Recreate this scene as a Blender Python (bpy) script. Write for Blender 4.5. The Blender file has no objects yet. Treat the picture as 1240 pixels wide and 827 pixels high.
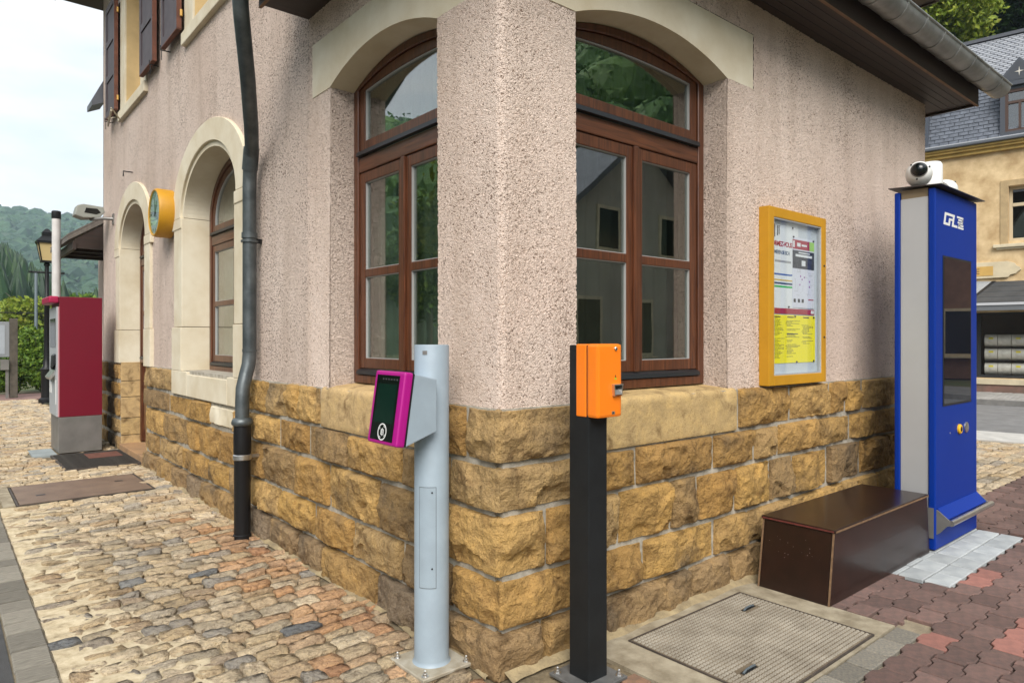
import bpy, bmesh, math, random
import numpy as np
from mathutils import Vector, Matrix, noise as mnoise
R = math.radians
rng = random.Random(7)
nrg = np.random.default_rng(11)
S = bpy.context.scene
COL = S.collection

# ------------------------------------------------------------------ camera, sky, sun, exposure
cd = bpy.data.cameras.new('camera')
cd.lens = 24.0; cd.sensor_width = 36.0; cd.sensor_fit = 'HORIZONTAL'
cd.shift_y = -2.5 / 1240; cd.clip_start = 0.05; cd.clip_end = 4000
cam = bpy.data.objects.new('camera', cd); COL.objects.link(cam)
cam.location = (-1.8191, -2.2320, 1.4)
cam.rotation_euler = (R(90), 0, R(-40.15))
S.camera = cam
SUN = Vector((-0.45, -0.56, 0.70)).normalized()
W = bpy.data.worlds.new('World'); S.world = W; W.use_nodes = True
wt = W.node_tree; wt.nodes.clear()
def wn(t, **k):
    n = wt.nodes.new(t)
    for a, b in k.items(): setattr(n, a, b)
    return n
wo = wn('ShaderNodeOutputWorld'); wb = wn('ShaderNodeBackground'); sk = wn('ShaderNodeTexSky')
sk.sky_type = 'NISHITA'; sk.sun_disc = False
sk.sun_elevation = math.asin(SUN.z); sk.sun_rotation = math.atan2(SUN.x, SUN.y)
sk.air_density = 1.0; sk.dust_density = 1.5; sk.ozone_density = 1.0
tc = wn('ShaderNodeTexCoord'); mp = wn('ShaderNodeMapping'); mp.inputs['Scale'].default_value = (1.0, 1.0, 3.2)
nz = wn('ShaderNodeTexNoise'); nz.inputs['Scale'].default_value = 2.2; nz.inputs['Detail'].default_value = 7; nz.inputs['Roughness'].default_value = 0.52
rp = wn('ShaderNodeValToRGB'); rp.color_ramp.elements[0].position = 0.36; rp.color_ramp.elements[0].color = (.70, .70, .70, 1)
rp.color_ramp.elements[1].position = 0.62; rp.color_ramp.elements[1].color = (.97, .97, .97, 1)
mx = wn('ShaderNodeMix', data_type='RGBA'); mx.inputs['B'].default_value = (5.35, 5.5, 5.6, 1)
wt.links.new(tc.outputs['Generated'], mp.inputs['Vector']); wt.links.new(mp.outputs['Vector'], nz.inputs['Vector'])
wt.links.new(nz.outputs['Fac'], rp.inputs['Fac']); wt.links.new(rp.outputs['Color'], mx.inputs['Factor'])
nz2 = wn('ShaderNodeTexNoise'); nz2.inputs['Scale'].default_value = 3.4; nz2.inputs['Detail'].default_value = 8; nz2.inputs['Roughness'].default_value = .6; wt.links.new(mp.outputs['Vector'], nz2.inputs['Vector'])
rp2 = wn('ShaderNodeValToRGB'); rp2.color_ramp.elements[0].position = .38; rp2.color_ramp.elements[0].color = (.50, .545, .60, 1); rp2.color_ramp.elements[1].position = .60; rp2.color_ramp.elements[1].color = (.62, .625, .63, 1)
sc9 = wn('ShaderNodeVectorMath', operation='SCALE'); sc9.inputs['Scale'].default_value = 9.0; wt.links.new(nz2.outputs['Fac'], rp2.inputs['Fac']); wt.links.new(rp2.outputs['Color'], sc9.inputs[0]); wt.links.new(sc9.outputs[0], mx.inputs['B'])
wt.links.new(sk.outputs['Color'], mx.inputs['A']); wt.links.new(mx.outputs['Result'], wb.inputs['Color'])
wb.inputs['Strength'].default_value = 0.12
wt.links.new(wb.outputs['Background'], wo.inputs['Surface'])
sd = bpy.data.lights.new('sun', 'SUN'); sd.energy = 2.6; sd.angle = R(38); sd.color = (1.0, .95, .88)
so = bpy.data.objects.new('sun', sd); COL.objects.link(so); so.rotation_euler = SUN.to_track_quat('Z', 'Y').to_euler(); so.location = (-6, -8, 12)
vs = S.view_settings; vs.view_transform = 'Standard'; vs.look = 'None'; vs.gamma = 1; vs.use_curve_mapping = False
vs.exposure = 0.90
S.render.engine = 'CYCLES'

# ------------------------------------------------------------------ materials
MATS = {}
def mat(name, col, rough=.6, metal=0., spec=.5, var=0., vscale=8., col2=None, bump=0., bscale=60., bdist=.004, obj_rand=0., detail=4., coat=0., coord='Object'):
    if name in MATS: return MATS[name]
    m = bpy.data.materials.new(name); m.use_nodes = True; MATS[name] = m
    t = m.node_tree; b = t.nodes['Principled BSDF']
    b.inputs['Roughness'].default_value = rough; b.inputs['Metallic'].default_value = metal
    b.inputs['Specular IOR Level'].default_value = spec; b.inputs['Coat Weight'].default_value = coat
    b.inputs['Base Color'].default_value = (*col, 1)
    tcn = t.nodes.new('ShaderNodeTexCoord')
    cur = None
    if var or col2:
        n = t.nodes.new('ShaderNodeTexNoise'); n.inputs['Scale'].default_value = vscale; n.inputs['Detail'].default_value = detail; n.inputs['Roughness'].default_value = .6
        t.links.new(tcn.outputs[coord], n.inputs['Vector'])
        r = t.nodes.new('ShaderNodeValToRGB'); r.color_ramp.elements[0].position = .36; r.color_ramp.elements[1].position = .66
        c2 = col2 if col2 else tuple(c * (1 - var) for c in col)
        r.color_ramp.elements[0].color = (*c2, 1); r.color_ramp.elements[1].color = (*col, 1)
        t.links.new(n.outputs['Fac'], r.inputs['Fac']); cur = r.outputs['Color']
    if obj_rand:
        oi = t.nodes.new('ShaderNodeObjectInfo'); hs = t.nodes.new('ShaderNodeHueSaturation')
        mr = t.nodes.new('ShaderNodeMapRange'); mr.inputs['To Min'].default_value = 1 - obj_rand; mr.inputs['To Max'].default_value = 1 + obj_rand
        t.links.new(oi.outputs['Random'], mr.inputs['Value']); t.links.new(mr.outputs['Result'], hs.inputs['Value'])
        if cur is None: hs.inputs['Color'].default_value = (*col, 1)
        else: t.links.new(cur, hs.inputs['Color'])
        cur = hs.outputs['Color']
    if cur is not None: t.links.new(cur, b.inputs['Base Color'])
    if bump:
        n2 = t.nodes.new('ShaderNodeTexNoise'); n2.inputs['Scale'].default_value = bscale; n2.inputs['Detail'].default_value = 5
        t.links.new(tcn.outputs[coord], n2.inputs['Vector'])
        bp = t.nodes.new('ShaderNodeBump'); bp.inputs['Strength'].default_value = bump; bp.inputs['Distance'].default_value = bdist
        t.links.new(n2.outputs['Fac'], bp.inputs['Height']); t.links.new(bp.outputs['Normal'], b.inputs['Normal'])
    return m
def nd(t, typ, **k):
    n = t.nodes.new(typ)
    for a, v in k.items():
        if a.startswith('i_'): n.inputs[a[2:].replace('_', ' ')].default_value = v
        else: setattr(n, a, v)
    return n
def ramp(t, src, stops, interp='LINEAR'):
    r = t.nodes.new('ShaderNodeValToRGB'); e = r.color_ramp.elements; r.color_ramp.interpolation = interp
    while len(e) < len(stops): e.new(.5)
    for i, (p, c) in enumerate(stops): e[i].position = p; e[i].color = (*c, 1) if len(c) == 3 else c
    t.links.new(src, r.inputs['Fac']); return r.outputs['Color']
def mixc(t, fac, a, b, blend='MIX'):
    m = t.nodes.new('ShaderNodeMix'); m.data_type = 'RGBA'; m.blend_type = blend
    for k, v in (('Factor', fac), ('A', a), ('B', b)):
        if isinstance(v, (int, float)): m.inputs[k].default_value = v
        elif isinstance(v, tuple): m.inputs[k].default_value = (*v, 1)
        else: t.links.new(v, m.inputs[k])
    return m.outputs['Result']

def mk_plaster(name, sc, disp):
    m = bpy.data.materials.new(name); m.use_nodes = True; t = m.node_tree; b = t.nodes['Principled BSDF']
    tcn = t.nodes.new('ShaderNodeTexCoord'); co = tcn.outputs['Object']
    mz = nd(t, 'ShaderNodeMapping'); mz.inputs['Scale'].default_value = (1, 1, 1.5); t.links.new(co, mz.inputs['Vector'])
    n1 = nd(t, 'ShaderNodeTexNoise', i_Scale=sc, i_Detail=2.0, i_Roughness=.55, i_Distortion=1.2); t.links.new(mz.outputs['Vector'], n1.inputs['Vector'])
    h = ramp(t, n1.outputs['Fac'], [(.34, (0, 0, 0)), (.44, (.66, .66, .66)), (.70, (1, 1, 1))])
    nb = nd(t, 'ShaderNodeTexNoise', i_Scale=.9, i_Detail=5); t.links.new(co, nb.inputs['Vector'])
    big = ramp(t, nb.outputs['Fac'], [(.3, (.69, .55, .465)), (.7, (.78, .65, .565))])
    nm = nd(t, 'ShaderNodeTexNoise', i_Scale=sc * 2.3, i_Detail=2.0); t.links.new(co, nm.inputs['Vector'])
    gr = ramp(t, nm.outputs['Fac'], [(.3, (.84, .83, .82)), (.65, (1.05, 1.05, 1.05))])
    c = mixc(t, 1.0, big, gr, 'MULTIPLY')
    # pits of the roughcast coloured dark brown, denser in patches
    nmask = nd(t, 'ShaderNodeTexNoise', i_Scale=1.7, i_Detail=4); t.links.new(co, nmask.inputs['Vector'])
    thr = nd(t, 'ShaderNodeMath', operation='MULTIPLY_ADD'); t.links.new(nmask.outputs['Fac'], thr.inputs[0]); thr.inputs[1].default_value = -.34; t.links.new(n1.outputs['Fac'], thr.inputs[2])
    pit = ramp(t, thr.outputs[0], [(.172, (.92, .92, .92)), (.238, (0, 0, 0))])
    c = mixc(t, pit, c, (.15, .092, .062))
    # streaks of weathering running down
    mpn = nd(t, 'ShaderNodeMapping'); mpn.inputs['Scale'].default_value = (5, 5, .55); t.links.new(co, mpn.inputs['Vector'])
    ns = nd(t, 'ShaderNodeTexNoise', i_Scale=1.0, i_Detail=4); t.links.new(mpn.outputs['Vector'], ns.inputs['Vector'])
    st = ramp(t, ns.outputs['Fac'], [(.47, (0, 0, 0)), (.78, (.60, .60, .60))])
    c = mixc(t, st, c, (.47, .36, .285))
    t.links.new(c, b.inputs['Base Color']); b.inputs['Roughness'].default_value = .93; b.inputs['Specular IOR Level'].default_value = .2
    hh = nd(t, 'ShaderNodeMath', operation='MULTIPLY_ADD'); t.links.new(nm.outputs['Fac'], hh.inputs[0]); hh.inputs[1].default_value = .25; t.links.new(h, hh.inputs[2])
    if disp:
        dn = nd(t, 'ShaderNodeDisplacement'); dn.inputs['Scale'].default_value = disp; dn.inputs['Midlevel'].default_value = .55
        t.links.new(hh.outputs[0], dn.inputs['Height']); t.links.new(dn.outputs['Displacement'], t.nodes['Material Output'].inputs['Displacement'])
        m.displacement_method = 'BOTH'
    else:
        bp = nd(t, 'ShaderNodeBump'); bp.inputs['Strength'].default_value = 1.0; bp.inputs['Distance'].default_value = .012
        t.links.new(hh.outputs[0], bp.inputs['Height']); t.links.new(bp.outputs['Normal'], b.inputs['Normal'])
    return m
PLASTER = mk_plaster('roughcast_plaster', 92, .0085)
PLASTER_F = mk_plaster('roughcast_plaster_flat', 88, 0)
PLASTER_M = mk_plaster('roughcast_plaster_coarse', 66, 0)

def mk_stone(name, cols, dirt=(.10, .075, .05), dsc=2.6, bump=.8, dirtamt=.7, rndattr=None, csc=8.):
    m = bpy.data.materials.new(name); m.use_nodes = True; t = m.node_tree; b = t.nodes['Principled BSDF']
    tcn = t.nodes.new('ShaderNodeTexCoord'); co = tcn.outputs['Object']
    if rndattr:
        at = nd(t, 'ShaderNodeAttribute'); at.attribute_name = rndattr; rv = at.outputs['Fac']
        ge = nd(t, 'ShaderNodeNewGeometry'); co = ge.outputs['Position']
    else:
        oi = t.nodes.new('ShaderNodeObjectInfo'); rv = oi.outputs['Random']
        ge = nd(t, 'ShaderNodeNewGeometry'); co = ge.outputs['Position']
    n = len(cols); base = ramp(t, rv, [((i + .5) / n, c) for i, c in enumerate(cols)])
    n1 = nd(t, 'ShaderNodeTexNoise', i_Scale=csc, i_Detail=7, i_Roughness=.66, i_Distortion=.7); t.links.new(co, n1.inputs['Vector'])
    v1 = ramp(t, n1.outputs['Fac'], [(.30, (.42, .37, .32)), (.47, (.96, .95, .94)), (.58, (1.08, 1.06, 1.0)), (.72, (1.38, 1.32, 1.15))])
    c = mixc(t, 1.0, base, v1, 'MULTIPLY')
    n2 = nd(t, 'ShaderNodeTexNoise', i_Scale=dsc, i_Detail=5, i_Roughness=.6); t.links.new(co, n2.inputs['Vector'])
    d = ramp(t, n2.outputs['Fac'], [(.54, (0, 0, 0)), (.74, (dirtamt,) * 3)])
    c = mixc(t, d, c, dirt)
    n4 = nd(t, 'ShaderNodeTexNoise', i_Scale=150., i_Detail=2); t.links.new(co, n4.inputs['Vector'])
    sp = ramp(t, n4.outputs['Fac'], [(.30, (.62, .58, .52)), (.45, (1, 1, 1))])
    c = mixc(t, 1.0, c, sp, 'MULTIPLY')
    t.links.new(c, b.inputs['Base Color']); b.inputs['Roughness'].default_value = .88; b.inputs['Specular IOR Level'].default_value = .3
    n3 = nd(t, 'ShaderNodeTexNoise', i_Scale=38., i_Detail=8, i_Roughness=.68, i_Distortion=.5); t.links.new(co, n3.inputs['Vector'])
    vo = nd(t, 'ShaderNodeTexVoronoi', i_Scale=26., i_Detail=2.0, i_Randomness=1.0); vo.feature = 'F1'
    wv = nd(t, 'ShaderNodeMix'); wv.data_type = 'VECTOR'; wv.inputs['Factor'].default_value = .06; t.links.new(co, wv.inputs['A']); t.links.new(n1.outputs['Color'], wv.inputs['B']); t.links.new(wv.outputs['Result'], vo.inputs['Vector'])
    hs_ = nd(t, 'ShaderNodeMath', operation='MULTIPLY_ADD'); t.links.new(vo.outputs['Distance'], hs_.inputs[0]); hs_.inputs[1].default_value = .55; t.links.new(n3.outputs['Fac'], hs_.inputs[2])
    bp = nd(t, 'ShaderNodeBump'); bp.inputs['Strength'].default_value = bump; bp.inputs['Distance'].default_value = .022
    t.links.new(hs_.outputs[0], bp.inputs['Height']); t.links.new(bp.outputs['Normal'], b.inputs['Normal'])
    return m
STONE = mk_stone('ochre_sandstone', [(.32, .190, .066), (.43, .265, .086), (.24, .16, .080), (.49, .315, .12), (.33, .19, .060), (.37, .25, .115)], dirtamt=.8)
STONE_F = mk_stone('weathered_footing_stone', [(.30, .20, .10), (.25, .18, .11), (.35, .22, .085), (.22, .165, .11)], dirtamt=.8)
STONE_S = mk_stone('dressed_sandstone', [(.45, .32, .15), (.48, .34, .17)], dirtamt=.35, bump=.25)
COB_C = [(0.536, 0.423, 0.273), (0.391, 0.334, 0.25), (0.626, 0.513, 0.362), (0.447, 0.325, 0.202), (0.33, 0.302, 0.264), (0.67, 0.557, 0.397), (0.492, 0.379, 0.238)]
COB_R = [(0.498, 0.294, 0.158), (0.562, 0.358, 0.203), (0.435, 0.241, 0.134), (0.579, 0.453, 0.297), (0.422, 0.334, 0.227), (0.605, 0.391, 0.235)]
COB = mk_stone('tan_cobble', COB_C, dirt=(.12, .10, .07), dsc=5, dirtamt=.65, bump=1.0, csc=26.)
COBR = mk_stone('rusty_cobble', COB_R, dirt=(.12, .09, .06), dsc=5, dirtamt=.65, bump=1.0, csc=26.)
COBB = mk_stone('blue_grey_cobble', [(.21, .22, .23), (.17, .175, .18), (.25, .25, .245)], dirt=(.12, .10, .07), dsc=5, dirtamt=.65, bump=1.0, csc=26.)
COB_A = mk_stone('tan_cobble_far', COB_C, dirt=(.12, .10, .07), dsc=5, dirtamt=.5, rndattr='rnd', csc=22.)
MORTAR = mat('pointing_mortar', (.42, .385, .32), .95, col2=(.24, .215, .17), vscale=14, bump=.6, bscale=120, bdist=.006)
GROUT = mat('cream_cement_grout', (.56, .465, .30), .95, col2=(.40, .32, .20), vscale=7, bump=.7, bscale=70, bdist=.01, detail=7)
SAND = mat('sandy_bedding', (.30, .25, .17), .95, col2=(.19, .155, .105), vscale=11, bump=.8, bscale=110, bdist=.008, detail=7)
CREAM = mat('cream_dressed_stone', (.66, .60, .47), .8, col2=(.55, .47, .33), vscale=3.0, bump=.12, bscale=90, detail=6)
OCHREJ = mat('ochre_window_reveal', (.62, .45, .22), .8, var=.2, vscale=3)
CONC = mat('worn_concrete', (.35, .305, .22), .92, col2=(.20, .165, .11), vscale=9, bump=.5, bscale=80, bdist=.006, detail=7)
ASPH = mat('asphalt', (.065, .065, .065), .9, col2=(.045, .045, .045), vscale=6, bump=.8, bscale=220, bdist=.006)
ROADG = mat('worn_grey_asphalt', (.19, .19, .19), .9, col2=(.14, .14, .14), vscale=3, bump=.6, bscale=160, bdist=.005)
GRASSY = mat('grassy_ground', (.07, .10, .03), .95, col2=(.11, .09, .05), vscale=.8, bump=.5, bscale=20, bdist=.03)
WHITEP = mat('white_road_paint', (.72, .72, .70), .7, var=.25, vscale=12)
SETT = mat('grey_kerb_sett', (.235, .215, .175), .9, var=.4, vscale=16, bump=.6, bscale=90, bdist=.006, obj_rand=.35)
PAVR = mat('dark_red_paver', (.165, .096, .080), .92, col2=(.105, .070, .060), vscale=26, bump=.7, bscale=170, bdist=.005, obj_rand=.28, detail=6)
PAVB = mat('bright_red_paver', (.31, .135, .105), .9, col2=(.23, .105, .085), vscale=22, bump=.6, bscale=170, bdist=.004, obj_rand=.15)
PAVG = mat('grey_aggregate_paver', (.23, .205, .16), .92, col2=(.13, .125, .11), vscale=70, bump=.8, bscale=190, bdist=.006, obj_rand=.22, detail=6)
PAVL = mat('pale_grey_paver', (.40, .42, .42), .85, col2=(.30, .32, .33), vscale=8, bump=.3, bscale=120, obj_rand=.14)

def mk_wood(name, c1, c2, rough, axis=2, sc=9., coat=.15):
    m = bpy.data.materials.new(name); m.use_nodes = True; t = m.node_tree; b = t.nodes['Principled BSDF']
    tcn = t.nodes.new('ShaderNodeTexCoord'); mpn = nd(t, 'ShaderNodeMapping')
    s = [sc * 6] * 3; s[axis] = sc * .35; mpn.inputs['Scale'].default_value = s
    t.links.new(tcn.outputs['Object'], mpn.inputs['Vector'])
    n = nd(t, 'ShaderNodeTexNoise', i_Scale=1.0, i_Detail=5, i_Roughness=.6, i_Distortion=.8); t.links.new(mpn.outputs['Vector'], n.inputs['Vector'])
    c = ramp(t, n.outputs['Fac'], [(.32, c2), (.68, c1)]); t.links.new(c, b.inputs['Base Color'])
    b.inputs['Roughness'].default_value = rough; b.inputs['Coat Weight'].default_value = coat; b.inputs['Coat Roughness'].default_value = .25
    bp = nd(t, 'ShaderNodeBump'); bp.inputs['Strength'].default_value = .25; bp.inputs['Distance'].default_value = .002
    t.links.new(n.outputs['Fac'], bp.inputs['Height']); t.links.new(bp.outputs['Normal'], b.inputs['Normal'])
    return m
WOOD = mk_wood('varnished_brown_wood', (.135, .045, .018), (.045, .015, .007), .38)
WOODX = mk_wood('varnished_brown_rail', (.135, .045, .018), (.045, .015, .007), .38, axis=0)
SOFF = mk_wood('brown_stained_boarding', (.034, .018, .011), (.019, .010, .007), .7, axis=0, sc=5)
SHUT = mat('dark_violet_brown_paint', (.075, .055, .062), .55, col2=(.05, .036, .042), vscale=9)
SHUTE = mat('bare_red_brown_wood', (.16, .055, .03), .7, var=.4, vscale=14)
ZINC = mat('weathered_zinc', (.30, .305, .30), .42, metal=.35, col2=(.17, .175, .17), vscale=5, bump=.15, bscale=25)
ZINCD = mat('dark_patinated_zinc', (.115, .13, .135), .42, metal=.5, col2=(.055, .066, .07), vscale=7, bump=.2, bscale=30, detail=6)
CASTI = mat('black_cast_iron', (.008, .008, .009), .45, spec=.3, bump=.2, bscale=60)
STEEL = mat('brushed_steel', (.66, .65, .63), .32, metal=.95, var=.12, vscale=15)
DSTEEL = mat('dull_grey_steel', (.26, .25, .235), .5, metal=.6, var=.2, vscale=5)
ALU = mat('anodised_aluminium', (.46, .47, .48), .5, metal=.35, var=.05, vscale=3)
BLACK = mat('black_rubber', (.010, .011, .013), .45)
BLACKG = mat('black_gloss', (.004, .006, .006), .12)
ANTH = mat('anthracite_paint', (.012, .0135, .015), .55, spec=.3, var=.3, vscale=9, bump=.1, bscale=150)
ORANGE = mat('orange_enamel', (.88, .205, .006), .42, var=.06, vscale=4, coat=.15)
MAGENTA = mat('magenta_plastic', (.36, .003, .19), .38, coat=.1)
PGREY = mat('pale_blue_grey_paint', (.29, .355, .41), .5, var=.12, vscale=6)
BLUE = mat('blue_lacquer', (.0, .026, .24), .5, spec=.22, coat=.0, var=.05, vscale=2)
OCHREF = mat('ochre_yellow_enamel', (.52, .255, .008), .5, var=.14, vscale=5)
CRIMSON = mat('crimson_lacquer', (.15, .001, .015), .42, var=.05, vscale=3)
WHITE = mat('white_plastic', (.70, .70, .68), .42)
PAPER = mat('white_paper', (.68, .71, .73), .8)
PAPERB = mat('pale_blue_backing', (.52, .57, .62), .75)
YELLOWP = mat('yellow_paper', (.83, .74, .008), .85)
INK = mat('black_ink', (.03, .03, .03), .8)
INKY = mat('faded_ink_on_yellow', (.20, .19, .02), .8)
REDI = mat('crimson_ink', (.34, .02, .04), .8)
BLUEI = mat('blue_ink', (.03, .10, .36), .8)
GREENI = mat('green_ink', (.04, .42, .10), .8)
GREYI = mat('grey_ink', (.32, .33, .34), .8)
BENCH = mat('dark_brown_film_faced_board', (.020, .0075, .005), .30, col2=(.012, .005, .0035), vscale=7, coat=.12, bump=.05, bscale=20)
PLYEDGE = mat('bare_plywood_edge', (.21, .125, .065), .7, var=.35, vscale=30)
SLATE = mat('blue_grey_slate', (.125, .135, .155), .5, col2=(.085, .093, .11), vscale=3, bump=.3, bscale=60)
FAC = mat('ochre_facade_render', (.72, .55, .32), .92, col2=(.42, .285, .14), vscale=2.1, bump=.3, bscale=30, detail=7)
FACT = mat('cream_facade_trim', (.60, .52, .36), .85, var=.2, vscale=4)
def mk_screen(name, fac, col):
    m = bpy.data.materials.new(name); m.use_nodes = True; t = m.node_tree; t.nodes.remove(t.nodes['Principled BSDF'])
    g = nd(t, 'ShaderNodeBsdfGlossy'); g.inputs['Roughness'].default_value = .01
    d = nd(t, 'ShaderNodeBsdfDiffuse'); d.inputs['Color'].default_value = (*col, 1)
    lw = nd(t, 'ShaderNodeLayerWeight'); pw = nd(t, 'ShaderNodeMath', operation='POWER'); t.links.new(lw.outputs['Facing'], pw.inputs[0]); pw.inputs[1].default_value = 4.0
    ad = nd(t, 'ShaderNodeMath', operation='MULTIPLY_ADD', use_clamp=True); t.links.new(pw.outputs[0], ad.inputs[0]); ad.inputs[1].default_value = .8; ad.inputs[2].default_value = fac
    ms = nd(t, 'ShaderNodeMixShader'); t.links.new(ad.outputs[0], ms.inputs[0]); t.links.new(d.outputs[0], ms.inputs[1]); t.links.new(g.outputs[0], ms.inputs[2])
    t.links.new(ms.outputs[0], t.nodes['Material Output'].inputs['Surface']); return m
SCREEN = mk_screen('dark_screen_glass', .20, (.006, .009, .018))
def mk_glass(name, fac, tint, rough=0.0):
    m = bpy.data.materials.new(name); m.use_nodes = True; t = m.node_tree; t.nodes.remove(t.nodes['Principled BSDF'])
    g = nd(t, 'ShaderNodeBsdfGlossy'); g.inputs['Roughness'].default_value = rough; g.inputs['Color'].default_value = (1, 1, 1, 1)
    tr = nd(t, 'ShaderNodeBsdfTransparent'); tr.inputs['Color'].default_value = (*tint, 1)
    ge = nd(t, 'ShaderNodeNewGeometry'); nw = nd(t, 'ShaderNodeTexNoise', i_Scale=3.2, i_Detail=1.0); t.links.new(ge.outputs['Position'], nw.inputs['Vector'])
    bw = nd(t, 'ShaderNodeBump'); bw.inputs['Strength'].default_value = .045; bw.inputs['Distance'].default_value = .008; t.links.new(nw.outputs['Fac'], bw.inputs['Height']); t.links.new(bw.outputs['Normal'], g.inputs['Normal'])
    lw = nd(t, 'ShaderNodeLayerWeight'); pw = nd(t, 'ShaderNodeMath', operation='POWER'); t.links.new(lw.outputs['Facing'], pw.inputs[0]); pw.inputs[1].default_value = 4.0
    ad = nd(t, 'ShaderNodeMath', operation='MULTIPLY_ADD', use_clamp=True); t.links.new(pw.outputs[0], ad.inputs[0]); ad.inputs[1].default_value = .85; ad.inputs[2].default_value = fac
    ms = nd(t, 'ShaderNodeMixShader'); t.links.new(ad.outputs[0], ms.inputs[0]); t.links.new(tr.outputs[0], ms.inputs[1]); t.links.new(g.outputs[0], ms.inputs[2])
    t.links.new(ms.outputs[0], t.nodes['Material Output'].inputs['Surface']); return m
GLASS = mk_glass('coated_window_glass', .18, (.66, .72, .69))
GLASSN = mk_glass('clear_display_glass', .02, (.96, .97, .97))
GLASSD = mk_glass('dark_window_glass', .16, (.30, .33, .33))
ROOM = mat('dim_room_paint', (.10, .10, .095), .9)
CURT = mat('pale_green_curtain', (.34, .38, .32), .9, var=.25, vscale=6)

def mk_leaf(name, c1, c2, c3, trans=.25):
    m = bpy.data.materials.new(name); m.use_nodes = True; t = m.node_tree; b = t.nodes['Principled BSDF']
    at = nd(t, 'ShaderNodeAttribute'); at.attribute_name = 'rnd'
    c = ramp(t, at.outputs['Fac'], [(.1, c1), (.5, c2), (.95, c3)])
    t.links.new(c, b.inputs['Base Color']); b.inputs['Roughness'].default_value = .55; b.inputs['Specular IOR Level'].default_value = .3
    if trans:
        tl = nd(t, 'ShaderNodeBsdfTranslucent'); t.links.new(c, tl.inputs['Color'])
        ms = nd(t, 'ShaderNodeMixShader'); ms.inputs[0].default_value = trans
        t.links.new(b.outputs[0], ms.inputs[1]); t.links.new(tl.outputs[0], ms.inputs[2]); t.links.new(ms.outputs[0], t.nodes['Material Output'].inputs['Surface'])
    return m
LEAF = mk_leaf('fresh_green_leaves', (.045, .09, .012), (.10, .19, .02), (.20, .28, .035))
LEAFY = mk_leaf('yellow_green_leaves', (.10, .15, .015), (.20, .27, .02), (.33, .35, .05))
LEAFD = mk_leaf('dark_green_leaves', (.012, .035, .010), (.03, .075, .016), (.06, .12, .025))
FARWOOD = mk_leaf('far_canopy', (.012, .036, .016), (.022, .058, .024), (.04, .085, .032), 0)
FOREST = mk_leaf('forest_canopy', (.035, .085, .018), (.065, .145, .028), (.11, .20, .04), 0)
CONIF = mk_leaf('conifer_canopy', (.010, .032, .014), (.018, .05, .018), (.035, .075, .022), 0)
BARK = mat('bark', (.085, .065, .045), .9, var=.4, vscale=12, bump=.8, bscale=30, bdist=.02)

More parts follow.
